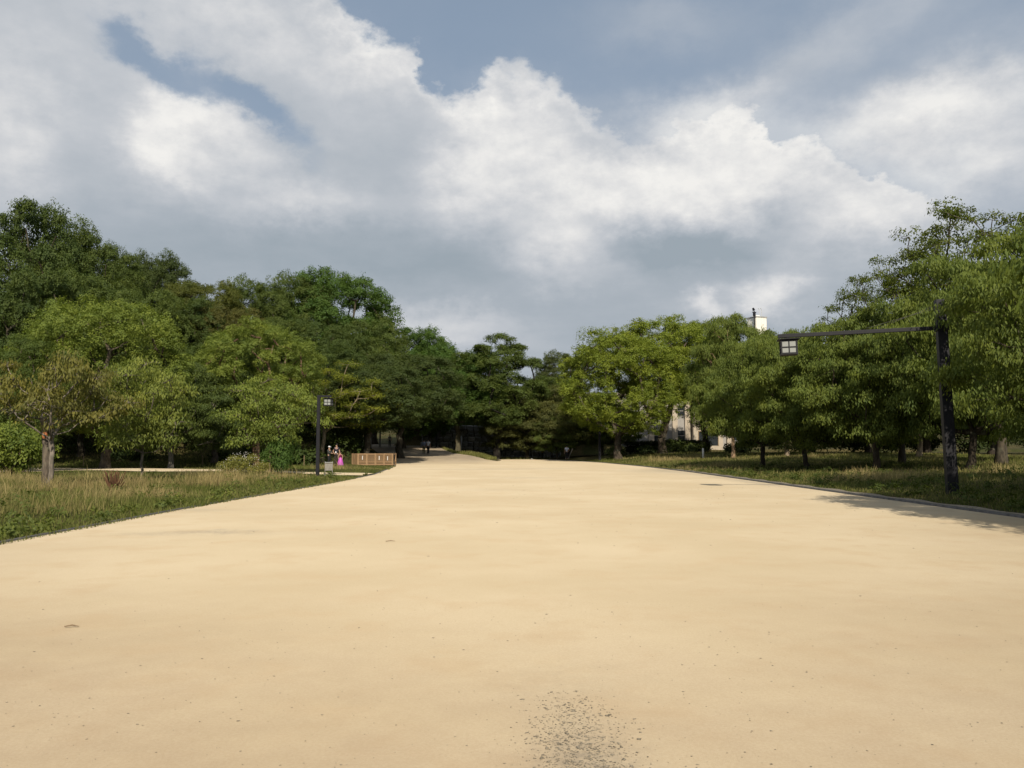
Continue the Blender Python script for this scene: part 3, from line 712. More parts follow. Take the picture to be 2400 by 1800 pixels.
# ---- left verge, front to back
T('young', 'cherry_tree', 336, 34, 835, 235, (.178, .220, .058), 'slender young cherry tree with thin stem in the golden grass, left of the white-flowered bush', GR_LEFT, bark=(.14, .125, .105))
T('young', 'cherry_tree', 640, 47.6, 880, 235, (.160, .210, .050), 'young cherry tree tied between two wooden stakes beside the white-flowered bush', GR_LEFT, bark=(.15, .125, .10))
T('cherry1', 'cherry_tree', 404, 58, 850, 310, (.080, .116, .034), 'spreading cherry tree with pale grey trunk behind the slender young cherry', GR_LEFT, bark=(.22, .205, .18))
T('flat_layer', 'zelkova_tree', 757, 72.5, 850, 240, C_YEL, 'small leaning tree with flat yellow-green sprays behind the left lamp', GR_LEFT, bark=(.24, .20, .14), rot=0.)
T('camphor3', 'camphor_tree', 602, 63, 765, 285, C_CAM_L, 'fresh green tree with reddish trunk behind the wooden stakes', GR_LEFT, bark=(.16, .105, .07))
T('camphor1', 'camphor_tree', 250, 55, 700, 360, C_CAM_L, 'broad light green camphor behind the two front cherries on the left', GR_LEFT)
T('camphor2', 'camphor_tree', 55, 50, 785, 260, (.095, .138, .036), 'mid green rounded tree at the left edge behind the half bare cherry', GR_LEFT)
T('shrub', 'bush', 35, 40, 985, 170, C_CAM_L, 'bright green bush at the left edge of the verge', None, cat='bush')
T('camphor1', 'camphor_tree', 505, 67, 800, 220, (.072, .108, .027), 'light green tree between the broad camphor and the reddish trunked tree', GR_LEFT)
# ---- the hill at left
H = [('oak1', 0, 70, 440, 330, C_HILL, 'tall dark tree crowning the highest left shoulder of the hill'),
     ('oak2', 150, 76, 520, 230, C_HILL2, 'dark tree stepping down right of the hill top tree'),
     ('oak1', 232, 84, 570, 200, C_HILL2, 'dark green tree on the skyline left of the two feathery tops'),
     ('oak2', 300, 92, 590, 150, C_DARK, 'left one of the two feathery tree tops on the hill skyline'),
     ('oak2', 372, 92, 594, 160, C_DARK, 'right one of the two feathery tree tops on the hill skyline'),
     ('oak1', 470, 86, 643, 210, C_OLIVE, 'olive rounded tree on the skyline left of the dip'),
     ('oak1', 515, 80, 700, 200, C_BRONZE, 'bronze-tinged tree below the skyline dip of the hill'),
     ('oak2', 585, 92, 655, 190, C_HILL2, 'green tree just right of the skyline dip'),
     ('oak2', 690, 100, 645, 210, C_HILL2, 'left half of the high domed crown pair on the hill'),
     ('oak3', 780, 104, 638, 280, C_VIVID, 'high domed tree with sky showing through its right side'),
     ('oak1', 640, 84, 740, 200, C_HILL2, 'mid green tree above the reddish trunked tree'),
     ('oak1', 745, 88, 740, 210, C_HILL, 'dark tree below the high domed tree on the hill'),
     ('oak2', 860, 96, 745, 220, C_HILL2, 'sloping tree on the right flank of the hill below the domed tree'),
     ('oak1', 945, 108, 760, 240, C_VIVID, 'vivid green tree at the right flank of the hill above the ramp'),
     ('oak1', 1010, 112, 790, 150, C_VIVID, 'vivid green tree ending the hill skyline on the right'),
     ('oak1', 60, 62, 610, 280, C_HILL, 'dark tree low on the hill above the left edge bush'),
     ('oak2', 190, 68, 640, 260, C_HILL2, 'dark green tree directly above the broad light camphor'),
     ('oak1', 330, 74, 660, 230, C_HILL2, 'dark tree with pale speckled twigs above the broad camphor, on its right'),
     ('oak1', 420, 78, 690, 210, C_HILL, 'deep green tree below the olive rounded tree'),
     ('oak2', 560, 76, 790, 180, C_HILL, 'very dark narrow tree between bronze tree and reddish trunked tree'),
     ('oak3', 865, 76, 850, 250, C_DARK, 'dark low-branching tree beside the foot of the ramp'),
     ('oak2', 770, 80, 810, 200, C_HILL, 'shaded tree above the flat-sprayed tree on the hill foot'),
     ('oak3', 940, 88, 825, 260, C_DARK, 'dark round tree overhanging the left side of the ramp')]
for kd, px, Y, pt, pw, c, lab in H:
    T(kd, 'broadleaf_tree', px, Y, pt, pw, c, lab, GR_HILL, bark=(.07, .06, .045))
# ---- beyond the ramp and the wall
B = [('oak3', 1072, 107, 825, 210, C_VIVID, 'vivid green tree with mossy leaning trunk above the stone wall', (.10, .09, .06)),
     ('cloud1', 1165, 107, 785, 230, C_HILL2, 'tall tree of separate cloud-like clumps with one dark straight trunk before the wall', (.025, .022, .02)),
     ('oak2', 1315, 155, 826, 130, (.085, .11, .046), 'distant bluish green tree top left of the big camphor dome', None),
     ('oak1', 1225, 140, 890, 170, C_OLIVE, 'olive green tree right of the cloud-clumped tree', None),
     ('oak1', 1290, 136, 880, 150, C_HILL2, 'mid green tree beneath the distant bluish tree top', None),
     ('cherry1', 1235, 109, 925, 210, (.088, .10, .034), 'grey-green tree drooping over the right end of the stone wall', None),
     ('cherry2', 1330, 108, 905, 210, (.096, .108, .036), 'brownish green low tree behind the man in the pale shirt', None),
     ('cherry1', 1305, 106, 970, 110, C_CHERRY2, 'small lighter green tree above the metal frame', None),
     ('cherry1', 1410, 106, 935, 190, (.082, .112, .030), 'shaded low tree behind the far right lamp', None),
     ('oak1', 1120, 128, 890, 190, C_HILL, 'dark tree filling the gap behind the stone wall', None),
     ('oak3', 990, 130, 860, 200, C_HILL, 'dark tree at the head of the ramp behind the walking pair', None),
     ('oak3', 880, 126, 850, 220, C_DARK, 'deeply shaded tree at the end of the ramp', None)]
for kd, px, Y, pt, pw, c, lab, bk in B:
    T(kd, 'broadleaf_tree', px, Y, pt, pw, c, lab, GR_BACK, bark=bk or (.09, .075, .055))
# ---- right side
T('camphor1', 'camphor_tree', 1448, 90, 775, 290, C_CAM, 'great domed yellow-green camphor beside the far right lamp', None, bark=(.085, .07, .055), rot=1.2)
T('camphor3', 'camphor_tree', 1552, 95, 755, 300, C_CAM, 'second yellow-green camphor dome in front of the cream building', None, bark=(.085, .07, .055), rot=3.)
T('camphor3', 'camphor_tree', 1650, 99, 765, 220, (.15, .195, .025), 'green camphor right of the two yellow-green domes', None, bark=(.085, .07, .055), rot=5.)
RT = [('cherry2', 2270, 41, 590, 430, C_CHERRY, 'broad full cherry crown rising behind the top of the big lamp post', (.05, .042, .033)),
      ('cherry1', 1716, 74, 738, 205, C_CHERRY, 'cherry tree with sunlit pale trunk between the dome and the white tower', (.30, .21, .14)),
      ('cherry2', 1785, 56, 785, 265, C_CHERRY, 'dark trunked cherry tree under the hanging lantern', (.045, .038, .03)),
      ('cherry1', 1842, 76, 770, 230, C_CHERRY2, 'cherry tree with pale sunlit trunk in tall golden grass', (.32, .26, .20)),
      ('cherry2', 1888, 51, 765, 290, C_CHERRY, 'dark trunked cherry tree under the middle of the lamp arm', (.045, .038, .03)),
      ('cherry1', 2048, 46, 735, 380, C_CHERRY, 'thick trunked cherry tree with golden grass at its foot, left of the big lamp post', (.085, .065, .05)),
      ('cherry2', 2151, 72, 740, 300, C_CHERRY2, 'cherry tree with thin pale leaning trunk behind the big lamp post', (.26, .21, .15)),
      ('cherry1', 2346, 58, 720, 330, C_CHERRY2, 'cherry tree with dark slim trunk at the right edge', (.028, .024, .02))]
for kd, px, Y, pt, pw, c, lab, bk in RT:
    T(kd, 'cherry_tree', px, Y, pt, pw, c, lab, GR_RIGHT, bark=bk)
T('airy', 'zelkova_tree', 2340, 48, 432, 500, (.095, .125, .024), 'tallest airy tree at the right edge with sky showing through', None, bark=(.08, .07, .055), rot=.5)
T('airy', 'zelkova_tree', 2110, 50, 588, 330, (.098, .132, .024), 'lower airy tree left of the tallest one above the lamp post', None, bark=(.08, .07, .055), rot=2.2)
tree('cherry_near', 'cherry_tree', 18.9, 24.4, 8.9, 9.8, C_CHERRY, 'big near cherry at the right edge, leaves half hiding the tall lamp post', GR_RIGHT, bark=(.08, .065, .05), rot=.4)
tree('cherry1', 'cherry_tree', 15.1, 14.6, 8.4, 9.8, C_CHERRY, 'near cherry tree outside the right edge whose shadow crosses the kerb', GR_RIGHT, bark=(.08, .065, .05), rot=1.)
tree('cherry1', 'cherry_tree', 14.9, 8.0, 8.2, 10.2, C_CHERRY, 'near cherry tree just past the right edge that shades the kerb', GR_RIGHT, bark=(.08, .065, .05), rot=4.)
tree('cherry2', 'cherry_tree', 22.5, 17.5, 9.0, 10.5, C_CHERRY, 'near cherry tree beyond the right edge that shades the verge', GR_RIGHT, bark=(.08, .065, .05), rot=2.)
for q, (px, Y, pt, pw, kd, lab) in enumerate([(1740, 96, 800, 260, 'oak1', 'dark tree behind the pale trunk below the white tower'), (1900, 92, 800, 270, 'oak2', 'dark tree in the shade behind the lamp arm'), (2030, 88, 760, 280, 'oak1', 'dark tree behind the thick trunked cherry'), (2170, 86, 720, 300, 'oak2', 'dark tree behind the big lamp post top'), (2320, 84, 700, 320, 'oak1', 'dark tree behind the slim trunk at the right edge')]):
    T(kd, 'broadleaf_tree', px, Y, pt, pw, C_HILL, lab, GR_RB, bark=(.05, .042, .035))

# ---- the half bare cherry at the left edge: two stems, one sawn off
def bare_cherry():
    x, y = -16.9, 30.0; g = gz(x, y)
    rt = root('cherry_tree', (x, y, g - .1), 'half bare cherry with yellowing leaves and an orange saw cut, at the left edge', 'tree', 0, GR_LEFT)
    rs = np.random.RandomState(77)
    pts = crown_points(rs, 60, 2.1, 2.3, 5.0, .45, .2, 1.2, .3)
    pts[:, 0] += .3
    rad = .45 * rs.uniform(.6, 1.3, len(pts))
    up = pts[:, 2] > 3.2
    up |= (pts[:, 0] > 1.0) & (pts[:, 2] > 2.2)
    v, tint, sp = leaves(rs, pts, rad, .6, 20, 9, .14, .03, .6, .14, .35)
    m_ = len(v) // 4
    dens = np.repeat(np.where(up, .9, .13), 180)
    keep = rs.rand(m_) < dens
    v = v.reshape(m_, 4, 3)[keep].reshape(-1, 3); tint = tint.reshape(m_, 4)[keep].ravel()
    n = len(v) // 4
    link('crown', np_mesh('bare_cherry_crown', v, np.arange(n * 4).reshape(n, 4), M['leaf_thin'], attrs={'tint': tint}), rt, color=(.160, .162, .050))
    tw = [sp[i][:9] for i in range(len(pts))]
    mb = limbs(rs, pts, (.18, -.1, 1.5), .10, .07, tw, .012)
    link('trunk', mb.mesh('bare_cherry_trunk', M['bark'], smooth=True), rt, color=(.21, .185, .16))
    st = MB().tube([(-.12, .12, -.1), (-.14, .12, .9), (-.17, .13, 1.7), (-.22, .14, 1.95)], [.17, .14, .13, .125], 9)
    link('stem', st.mesh('sawn_stem', M['bark'], smooth=True), rt, color=(.13, .11, .09))
    MB().tube([(-.225, .14, 1.93), (-.245, .1, 2.12), (-.25, .06, 2.16)], [.10, .095, .06], 9).build('saw_cut', M['cut_wood'], rt, smooth=True)
    st = MB().tube([(-.27, .2, 2.1), (-.3, .2, 2.5), (-.36, .2, 2.72)], [.11, .13, .14], 9)
    link('stump', st.mesh('stump', M['bark'], smooth=True), rt, color=(.20, .165, .11))
bare_cherry()

# ---- undergrowth and hedges
def leaf_mass(name, spots, seed, sprigs, per, L, W, col, label, cat, kind=None, flat=.8, spread=.2):
    rs = np.random.RandomState(seed)
    c = np.array([s[:3] for s in spots]); r = np.array([s[3] for s in spots])
    v, tint, sp = leaves(rs, c, r, flat, sprigs, per, L, W, 0, spread, .35)
    n = len(v) // 4
    return tag(link(name, np_mesh(name, v, np.arange(n * 4).reshape(n, 4), M['leaf'], attrs={'tint': tint}), color=col), label, cat, None, kind)
rs_ = np.random.RandomState(9)
sp_ = []
for k in range(230):
    y = rs_.uniform(66, 128); x = float(xl(y)) - 2.5 - rs_.rand() ** 1.3 * 48
    if y < 72 and x > -16: continue
    r = rs_.uniform(.7, 1.6); sp_.append((x, y, gz(x, y) + r * .35, r))
leaf_mass('undergrowth', sp_, 3, 46, 9, .24, .08, (.055, .085, .024), 'dark undergrowth covering the wooded slope at left', 'undergrowth', 'stuff')
sp_ = []
for k in range(330):
    x = rs_.uniform(25 if k > 60 else 11, 90); y = rs_.uniform(88, 104) - .22 * max(0, x - 25)
    if 11 < x < 33 and y > 98: continue
    r = rs_.uniform(.8, 1.5); sp_.append((x, y, gz(x, y) + r * .45 + (rs_.rand() * 4.2 if x > 27 else 0), r))
leaf_mass('undergrowth', sp_, 4, 46, 9, .24, .08, (.055, .08, .026), 'dark thicket closing off the back of the right verge', 'undergrowth', 'stuff')
sp_ = []
for k in range(60):
    x = rs_.uniform(-12, 16); y = rs_.uniform(120, 128); r = rs_.uniform(.8, 1.6)
    sp_.append((x, y, gz(x, y) + r * .6, r))
leaf_mass('undergrowth', sp_, 6, 46, 9, .24, .08, (.05, .074, .022), 'bushes along the top of the stone wall', 'undergrowth', 'stuff')
# clipped hedge before the building
hx0, hx1, hy = 14.2, 24.5, 102.0
sp_ = []
for i in range(26):
    for j in range(3):
        x = hx0 + (hx1 - hx0) * (i + .5) / 26
        sp_.append((x, hy + rs_.uniform(-.15, .15), gz(x, hy) + .32 + j * .45, .40))
hd = root('hedge', ((hx0 + hx1) / 2, hy, gz(19, hy)), 'dark clipped hedge in front of the cream building', 'hedge')
h_ = leaf_mass('foliage', [(a - (hx0 + hx1) / 2, b - hy, c - gz(19, hy), r) for a, b, c, r in sp_], 8, 30, 8, .16, .05, (.026, .036, .016), None, None, None, .9, .1); h_.parent = hd
rs_ = np.random.RandomState(19)
sp_ = []
for k in range(170):
    y = 13 * math.exp(rs_.rand() * 1.35); d = .15 + rs_.rand() ** 1.8 * 9
    x = float(xl(y)) - d
    if abs(x) / y > .7: continue
    r = rs_.uniform(.10, .30) * (1 if d < 2 else 1.5); sp_.append((x, y, gz(x, y) + r * .5, r))
leaf_mass('weeds', sp_, 21, 9, 6, .085, .026, (.115, .150, .042), 'low broad-leaved weeds among the grass of the left verge', 'weeds', 'stuff', .7, .05)
sp_ = []
for k in range(300):
    y = 18 * math.exp(rs_.rand() * 1.3); d = 1.0 + rs_.rand() ** 1.4 * 12
    x = float(xr(y)) + d
    if abs(x) / y > .7: continue
    r = rs_.uniform(.12, .34); sp_.append((x, y, gz(x, y) + r * .5, r))
leaf_mass('weeds', sp_, 22, 9, 6, .09, .028, (.070, .10, .024), 'low broad-leaved weeds among the grass of the right verge', 'weeds', 'stuff', .7, .05)
# white-flowered bush beside the staked tree
def flower_bush(x, y, w, h):
    rt = root('bush', (x, y, gz(x, y)), 'waist-high bush of pale stems and small white flowers on the left verge', 'bush')
    rs = np.random.RandomState(31); n = 34
    c = np.stack([rs.uniform(-w / 2, w / 2, n), rs.uniform(-.5, .5, n), rs.uniform(.15, h * .85, n)], 1)
    c[:, 2] *= 1 - .5 * (np.abs(c[:, 0]) / (w / 2)) ** 2
    v, tint, sp = leaves(rs, c, np.full(n, .26), .9, 30, 9, .08, .018, .0, .1, .5); m_ = len(v) // 4
    link('foliage', np_mesh('bush_foliage', v, np.arange(m_ * 4).reshape(m_, 4), M['leaf_thin'], attrs={'tint': tint}), rt, color=(.22, .23, .07))
    k = 230
    p = np.stack([rs.uniform(-w / 2, w / 2, k), rs.uniform(-.6, .3, k), np.zeros(k)], 1)
    p[:, 2] = h * (1 - .5 * (np.abs(p[:, 0]) / (w / 2)) ** 2) * rs.uniform(.3, 1.08, k)
    s = .015; e = np.stack([p + (s, 0, 0), p + (0, 0, s), p - (s, 0, 0), p - (0, 0, s)], 1) + rs.randn(k, 4, 3) * .006
    link('blossoms', np_mesh('blossoms', e.reshape(-1, 3), np.arange(k * 4).reshape(k, 4), M['white']), rt)
flower_bush(-14.5, 44.6, 2.3, 1.2)
def dead_shrub(x, y):
    rs = np.random.RandomState(8); mb = MB()
    for k in range(70):
        a = rs.rand() * 6.28; r = rs.uniform(.1, .4); h = rs.uniform(.3, .8)
        mb.tube([(r * .2 * math.cos(a), r * .2 * math.sin(a), 0), (r * .7 * math.cos(a), r * .7 * math.sin(a), h * .6), (r * math.cos(a), r * math.sin(a), h)], [.009, .012, .014], 4, cap=False)
    rt = mb.build('dead_shrub', simple('dead_stem', (.13, .065, .035), .9), None, (x, y, gz(x, y)))
    tag(rt, 'brown dead clump of stalks in the grass left of the slender cherry', 'plant')
dead_shrub(-13.6, 28.2)
T('shrub', 'sapling', 656, 46.5, 1018, 80, C_VIVID, 'leafy green sapling growing right of the wooden stakes', None, cat='plant')

# ------------------------------------------------------------------ stakes and small posts
def stake(x, y, h, r, label, group=None, tilt=0.):
    o = MB().tube([(0, 0, -.1), (tilt * .5, 0, h * .5), (tilt, 0, h)], [r, r, r * .92], 8).build('wooden_stake', M['stake_wood'], None, (x, y, gz(x, y)))
    return tag(o, label, 'stake', group)
stake(-13.6, 46.2, 1.42, .055, 'left one of the two grey stakes beside the young tree')
stake(-13.2, 46.6, 1.40, .055, 'right one of the two grey stakes beside the young tree')
for (x, y, lab) in [(-16.3, 64.5, 'thin post standing in the grass between reddish trunk and lamp post'), (-23.5, 62.5, 'thin post in the dark behind the white-flowered bush'), (-31.5, 60.5, 'thin post in the dark left of the pale grey trunk'), (-13.9, 72.5, 'little post beside the fence end by the ramp')]:
    stake(x, y, .85, .03, lab, 'thin posts along the foot of the hill')

# ------------------------------------------------------------------ lamps
def lantern(parent, c, s, hang=.12):
    """square lantern hanging under c"""
    x, y, z = c; fr = MB(); b = s * .085
    top = z - hang
    fr.box((x, y, z - hang / 2), (s * .18, s * .18, hang))
    for sx in (-1, 1):
        for sy in (-1, 1): fr.box((x + sx * (s / 2 - b / 2), y + sy * (s / 2 - b / 2), top - s * .54), (b, b, s * .92))
    fr.box((x, y, top - s * .985), (s * 1.03, s * 1.03, s * .05))
    for sx, sy in ((0, -1), (0, 1), (-1, 0), (1, 0)):
        ex, ey = (s - 2 * b if sx == 0 else b * .7), (s - 2 * b if sy == 0 else b * .7)
        for k in (.12, .54, .93): fr.box((x + sx * (s / 2 - b * .5), y + sy * (s / 2 - b * .5), top - s * k), (ex, ey, b * (1 if k != .54 else .7)))
        fr.box((x + sx * (s / 2 - b * .52), y + sy * (s / 2 - b * .52), top - s * .54), (b * .7, b * .7, s * .78))
    lt = fr.build('lantern', M['black_steel'], parent)
    rf = MB().box((x, y, top - s * .03), (s * 1.28, s * 1.28, s * .05)).box((x, y, top + s * .005), (s * 1.1, s * 1.1, s * .03), taper=.6)
    rf.build('lantern_roof', M['black_steel'], lt)
    q = (s - 2 * b) / 2
    for sx, sy in ((0, -1), (0, 1), (-1, 0), (1, 0)):
        for i in (-1, 1):
            for j in (.33, .735):
                off = s / 2 - b * .85
                px, py = x + sx * off + (i * q / 2 if sx == 0 else 0), y + sy * off + (i * q / 2 if sy == 0 else 0)
                MB().box((px, py, top - s * j), (q - b * .2 if sx == 0 else .012, q - b * .2 if sy == 0 else .012, s * .36)).build('pane', M['pane'], lt)
    return lt
def big_lamp():
    x, y = 14.2, 26.6; g = gz(x, y)
    rt = root('street_lamp', (x, y, g), 'big black square lamp post with long arm and hanging lantern at right', 'street lamp')
    rt.rotation_euler = (0, R(-1.35), R(-13))
    MB().box((0, 0, 3.12), (.33, .33, 6.45), taper=.9).build('post', M['black_steel'], rt, bevel=.012)
    MB().box((-2.63, 0, 5.42), (4.98, .12, .125)).box((0, 0, 5.42), (.37, .37, .2)).build('arm', M['black_steel'], rt, bevel=.008)
    for sy in (-.05, .05):
        MB().tube([(-.14, sy, 6.12 + sy), (-2.1 + sy * 4, sy, 5.53)], .006, 5).build('stay_wire', M['kerb'], rt)
    MB().tube([(.1, -.17, 0.0), (.1, -.17, .55)], .03, 6).build('conduit', M['black_steel'], rt)
    lantern(rt, (-4.80, 0, 5.36), .54, .06)
big_lamp()
def small_lamp(x, y, h, s, pw, side, label):
    rt = root('street_lamp', (x, y, gz(x, y)), label, 'street lamp', R(-5 * side), 'small black lantern lamps along the path')
    MB().box((0, 0, h / 2 - .1), (pw, pw, h + .2), taper=.9).build('post', M['black_steel'], rt, bevel=.008)
    MB().box((side * .3, 0, h - .06), (.75, pw * .55, .1)).build('arm', M['black_steel'], rt)
    lantern(rt, (side * .52, 0, h - .11), s, .06)
small_lamp(-10.2, 43.2, 4.35, .40, .165, 1, 'slim black lamp post on the left verge partly hidden by leaves')
small_lamp(-10.4, 113.0, 4.4, .45, .2, -1, 'distant black lamp post beside the ramp before the stone wall')
small_lamp(9.7, 91.0, 5.1, .5, .24, -1, 'distant black lamp post in front of the camphor dome')

# ------------------------------------------------------------------ wooden fence pen by the side path
def fence_pen():
    Y = 71.0; k = Y / 1920
    X = lambda px: (px - 1200) * k
    x0 = X(841); g = max(gz(x0, Y), 0) - .03
    rt = root('wooden_fence', (x0, Y, g), 'low tan wooden pen of slatted panels beside the path on the left', 'fence', R(1.5))
    Hh = 1.02
    xs = [0, 20 * k, 40 * k, 60 * k, 80 * k]
    post = MB().box((0, 0, Hh / 2), (.13, .11, Hh)).mesh('fence_post', M['fence_wood'], .01)
    for i, xx in enumerate(xs): link('post', post, rt, (xx, 0, 0))
    w = 20 * k - .13
    rail = MB().box((0, 0, 0), (w, .05, .07)).mesh('fence_rail', M['fence_wood'])
    slat = MB().box((0, 0, 0), (.042, .022, Hh - .16)).mesh('fence_slat', M['fence_wood'])
    back = MB().box((0, 0, 0), (w, .016, Hh - .2)).mesh('fence_backing', M['dark_wood'])
    for i in range(4):
        cx = (xs[i] + xs[i + 1]) / 2
        for z in (Hh - .05, .30, .06): link('rail', rail, rt, (cx, 0, z))
        link('backing', back, rt, (cx, .07, Hh / 2))
        for j in range(7): link('slat', slat, rt, (cx - w / 2 + w * (j + .5) / 7, -.008, Hh / 2))
    for i, z in ((0, .66), (2, .64), (3, .62)):
        MB().box(((xs[i] + xs[i + 1]) / 2 - .02 * i, -.034, z), (.055, .008, .34)).build('notice_plate', M['white'], rt)
    plank = MB().box((0, 0, 0), (.128, .03, Hh)).mesh('fence_plank', M['fence_wood'], .004)
    dx, dy = -18 * k, 1.0
    for j in range(5):
        t = (j + .55) / 5.4
        o = link('plank', plank, rt, (-.05 + dx * t, dy * t, Hh / 2)); o.rotation_euler.z = math.atan2(dy, dx)
    for z in (Hh - .05, .06):
        o = MB().box((xs[-1] / 2 + dx / 2, 2.2, z), (xs[-1] + .7, .05, .07)).build('rail', M['fence_wood'], rt)
    for j in range(5): link('post', post, rt, (xs[0] + dx + (xs[-1] - dx) * j / 4, 2.2 if j else dy + .1, 0))
    o = MB().box((xs[-1], 1.1, Hh - .05), (.05, 2.1, .07)).build('rail', M['fence_wood'], rt)
    o = MB().box((xs[-1], 1.1, .3), (.05, 2.1, .07)).build('rail', M['fence_wood'], rt)
fence_pen()
def sign_board():
    x, y = -10.15, 45.6
    rt = root('sign_board', (x, y, gz(x, y)), 'small grey board on two legs right of the slim lamp post', 'sign', R(4))
    for j in range(4): MB().box((0, 0, .36 + j * .098), (.38, .025, .094)).build('plank', M['grey_wood'], rt)
    for sx in (-.2, .2): MB().box((sx, .012, .38), (.035, .035, .85)).build('leg', M['grey_wood'], rt)
    MB().box((0, 0, .76), (.44, .06, .025)).build('cap', M['steel'], rt)
sign_board()

# ------------------------------------------------------------------ stone wall at the end of the path
def stone_wall():
    rt = root('stone_wall', (-2, 116, 0), 'old dark stone retaining wall closing the end of the promenade', 'wall')
    rs = random.Random(12)
    protos = []
    for k in range(6):
        bm = bmesh.new(); bmesh.ops.create_cube(bm, size=1)
        for v in bm.verts: v.co.x *= rs.uniform(.82, 1.04); v.co.z *= rs.uniform(.82, 1.04); v.co.y *= rs.uniform(.8, 1.1)
        bmesh.ops.bevel(bm, geom=list(bm.edges), offset=.14, segments=1, affect='EDGES')
        me = bpy.data.meshes.new('wall_stone'); bm.to_mesh(me); bm.free(); me.materials.append(M['stone']); protos.append(me)
    z = -.25; row = 0
    while z < 4.5:
        h = rs.uniform(.5, .72); x = -12.5 + rs.uniform(-.5, 0)
        while x < 6.5:
            w = rs.uniform(.45, 1.25)
            if z + h > gz(x + w / 2, 114.5) - .3:
                o = link('stone', protos[rs.randrange(6)], rt, (x + w / 2 + 2, -.3 + z * .10 + rs.uniform(-.08, .08), z + h / 2))
                o.scale = (w * 1.06, .9, h * 1.08); o.rotation_euler = (rs.uniform(-.06, .06), rs.uniform(-.09, .09), rs.uniform(-.06, .06))
            x += w * 1.0
        z += h * .97; row += 1
    MB().box((-1, .5, 1.9), (19, 1.0, 4.9)).build('core', M['soil'], rt)
stone_wall()

# ------------------------------------------------------------------ building and tower beyond the camphors
def building():
    rt = root('building', (24, 118, .9), 'cream and grey building with dark windows behind the camphor domes', 'building')
    MB().box((0, 4.5, 4.0), (18.4, 9, 8.4)).build('wall', M['greywall'], rt)
    MB().box((3.9, -.7, 4.0), (4.2, 1.3, 8.36)).build('bay', M['cream'], rt, bevel=.02)
    for x in (-8.6, -4.0, -2.1, -.6, 1.2, 7.2): MB().box((x, -.2, 4.0), (.75, .4, 8.38)).build('pillar', M['cream'], rt, bevel=.02)
    MB().box((0, 4.4, 8.35), (18.9, 9.8, .35)).build('parapet', M['cream'], rt)
    for x in (-6.2, -3.05, .3, 8.4):
        for z in (2.35, 5.9):
            w = MB()
            for dx in (-.55, .55): w.box((x + dx, -.03, z), (.09, .12, 1.6))
            for dz in (-.76, 0, .76): w.box((x, -.03, z + dz), (1.02, .12, .08))
            f = w.build('window', M['greywall'], rt)
            for dz in (-.38, .38): MB().box((x, -.01, z + dz), (1.02, .05, .67)).build('pane', M['glass'], f)
    f = MB().box((3.9, -1.36, 2.95), (2.9, .08, .12)).box((2.5, -1.36, 1.9), (.1, .08, 2.0)).box((5.3, -1.36, 1.9), (.1, .08, 2.0)).build('doorway', M['stake_wood'], rt)
    MB().box((3.9, -1.36, 1.9), (2.68, .03, 1.96)).build('pane', M['glass'], f)
building()
def tower():
    Y = 190.; X = 57.3
    rt = root('white_tower', (X, Y, 0), 'white panelled tower with black mast and aerials rising behind the right trees', 'tower', R(24))
    MB().box((0, 0, 15.4), (3.0, 3.0, 31.9)).build('core', M['greywall'], rt)
    panel = MB().box((0, 0, 0), (.72, .08, 31.6)).mesh('tower_panel', M['tower_white'], .02)
    for k in range(4):
        for sgn, rz in ((0, 0), (1, math.pi / 2), (2, math.pi), (3, -math.pi / 2)):
            d = (-1.125 + k * .75)
            c, s = math.cos(rz), math.sin(rz)
            o = link('panel', panel, rt, (d * c + 1.53 * s, d * s - 1.53 * c, 15.8)); o.rotation_euler.z = rz
    MB().box((0, 0, 31.75), (3.3, 3.3, .3)).build('rim', M['concrete'], rt)
    MB().box((-.2, 0, 32.1), (1.6, 1.4, .5), taper=.7).build('hatch', M['white'], rt)
    for dx in (.4, 1.1): MB().tube([(dx, -.4, 31.8), (dx + .03, -.4, 33.6), (dx - .3, -.4, 34.1)], .05, 6).build('aerial', M['steel'], rt)
    for dz in (30.6, 29.4): MB().tube([(1.5, -.8, dz), (2.1, -.9, dz + .25)], .06, 6).build('bracket', M['steel'], rt)
    m = MB().tube([(-1.75, -1.2, 27), (-1.75, -1.2, 33.0)], .13, 8).build('mast', M['black_steel'], rt)
    MB().box((-1.75, -1.2, 32.8), (1.1, .16, .18)).box((-1.75, -1.2, 32.3), (.5, .4, .8)).build('crossbar', M['black_steel'], m)
    MB().box((-2.0, -1.25, 33.5), (.42, .5, .62), (0, R(-25), 0), .6).tube([(-1.75, -1.2, 33.0), (-1.9, -1.22, 33.35)], .1, 6).build('floodlight', M['black_steel'], m)
tower()

# ------------------------------------------------------------------ poles, frame, small things far off
def pole(name, x, y, h, r, material, label, cat, extra=None):
    rt = root(name, (x, y, gz(x, y)), label, cat)
    MB().tube([(0, 0, -.2), (0, 0, h)], [r, r * .85], 8).build('post', material, rt, smooth=True)
    if extra: extra(rt)
    return rt
def arm_cam(rt):
    MB().box((-.45, 0, 2.75), (.9, .12, .1), (0, R(10), 0)).box((-.85, 0, 2.68), (.5, .2, .14), (0, R(-14), 0)).build('lamp_head', M['white'], rt)
pole('lamp_pole', 16.2, 107, 4.9, .17, M['white'], 'white pole with a side lamp head left of the camphor trunks', 'lamp', arm_cam)
pole('white_post', 17.9, 77, .95, .1, M['white'], 'short white post in front of the dark hedge', 'post')
pole('white_pole', -7.0, 112.8, 3.2, .12, M['steel'], 'thin pale pole standing before the stone wall', 'pole')
def box_on(rt): MB().box((.2, -.05, 3.0), (.32, .22, .62)).build('meter_box', M['concrete'], rt)
pole('utility_pole', -18.0, 112, 4.2, .12, M['concrete'], 'grey pole with a small box in the shade at the head of the ramp', 'pole', box_on)
pole('utility_pole', -19.6, 110, 5.0, .10, M['concrete'], 'thin grey pole right of the grey slab in the shade', 'pole')
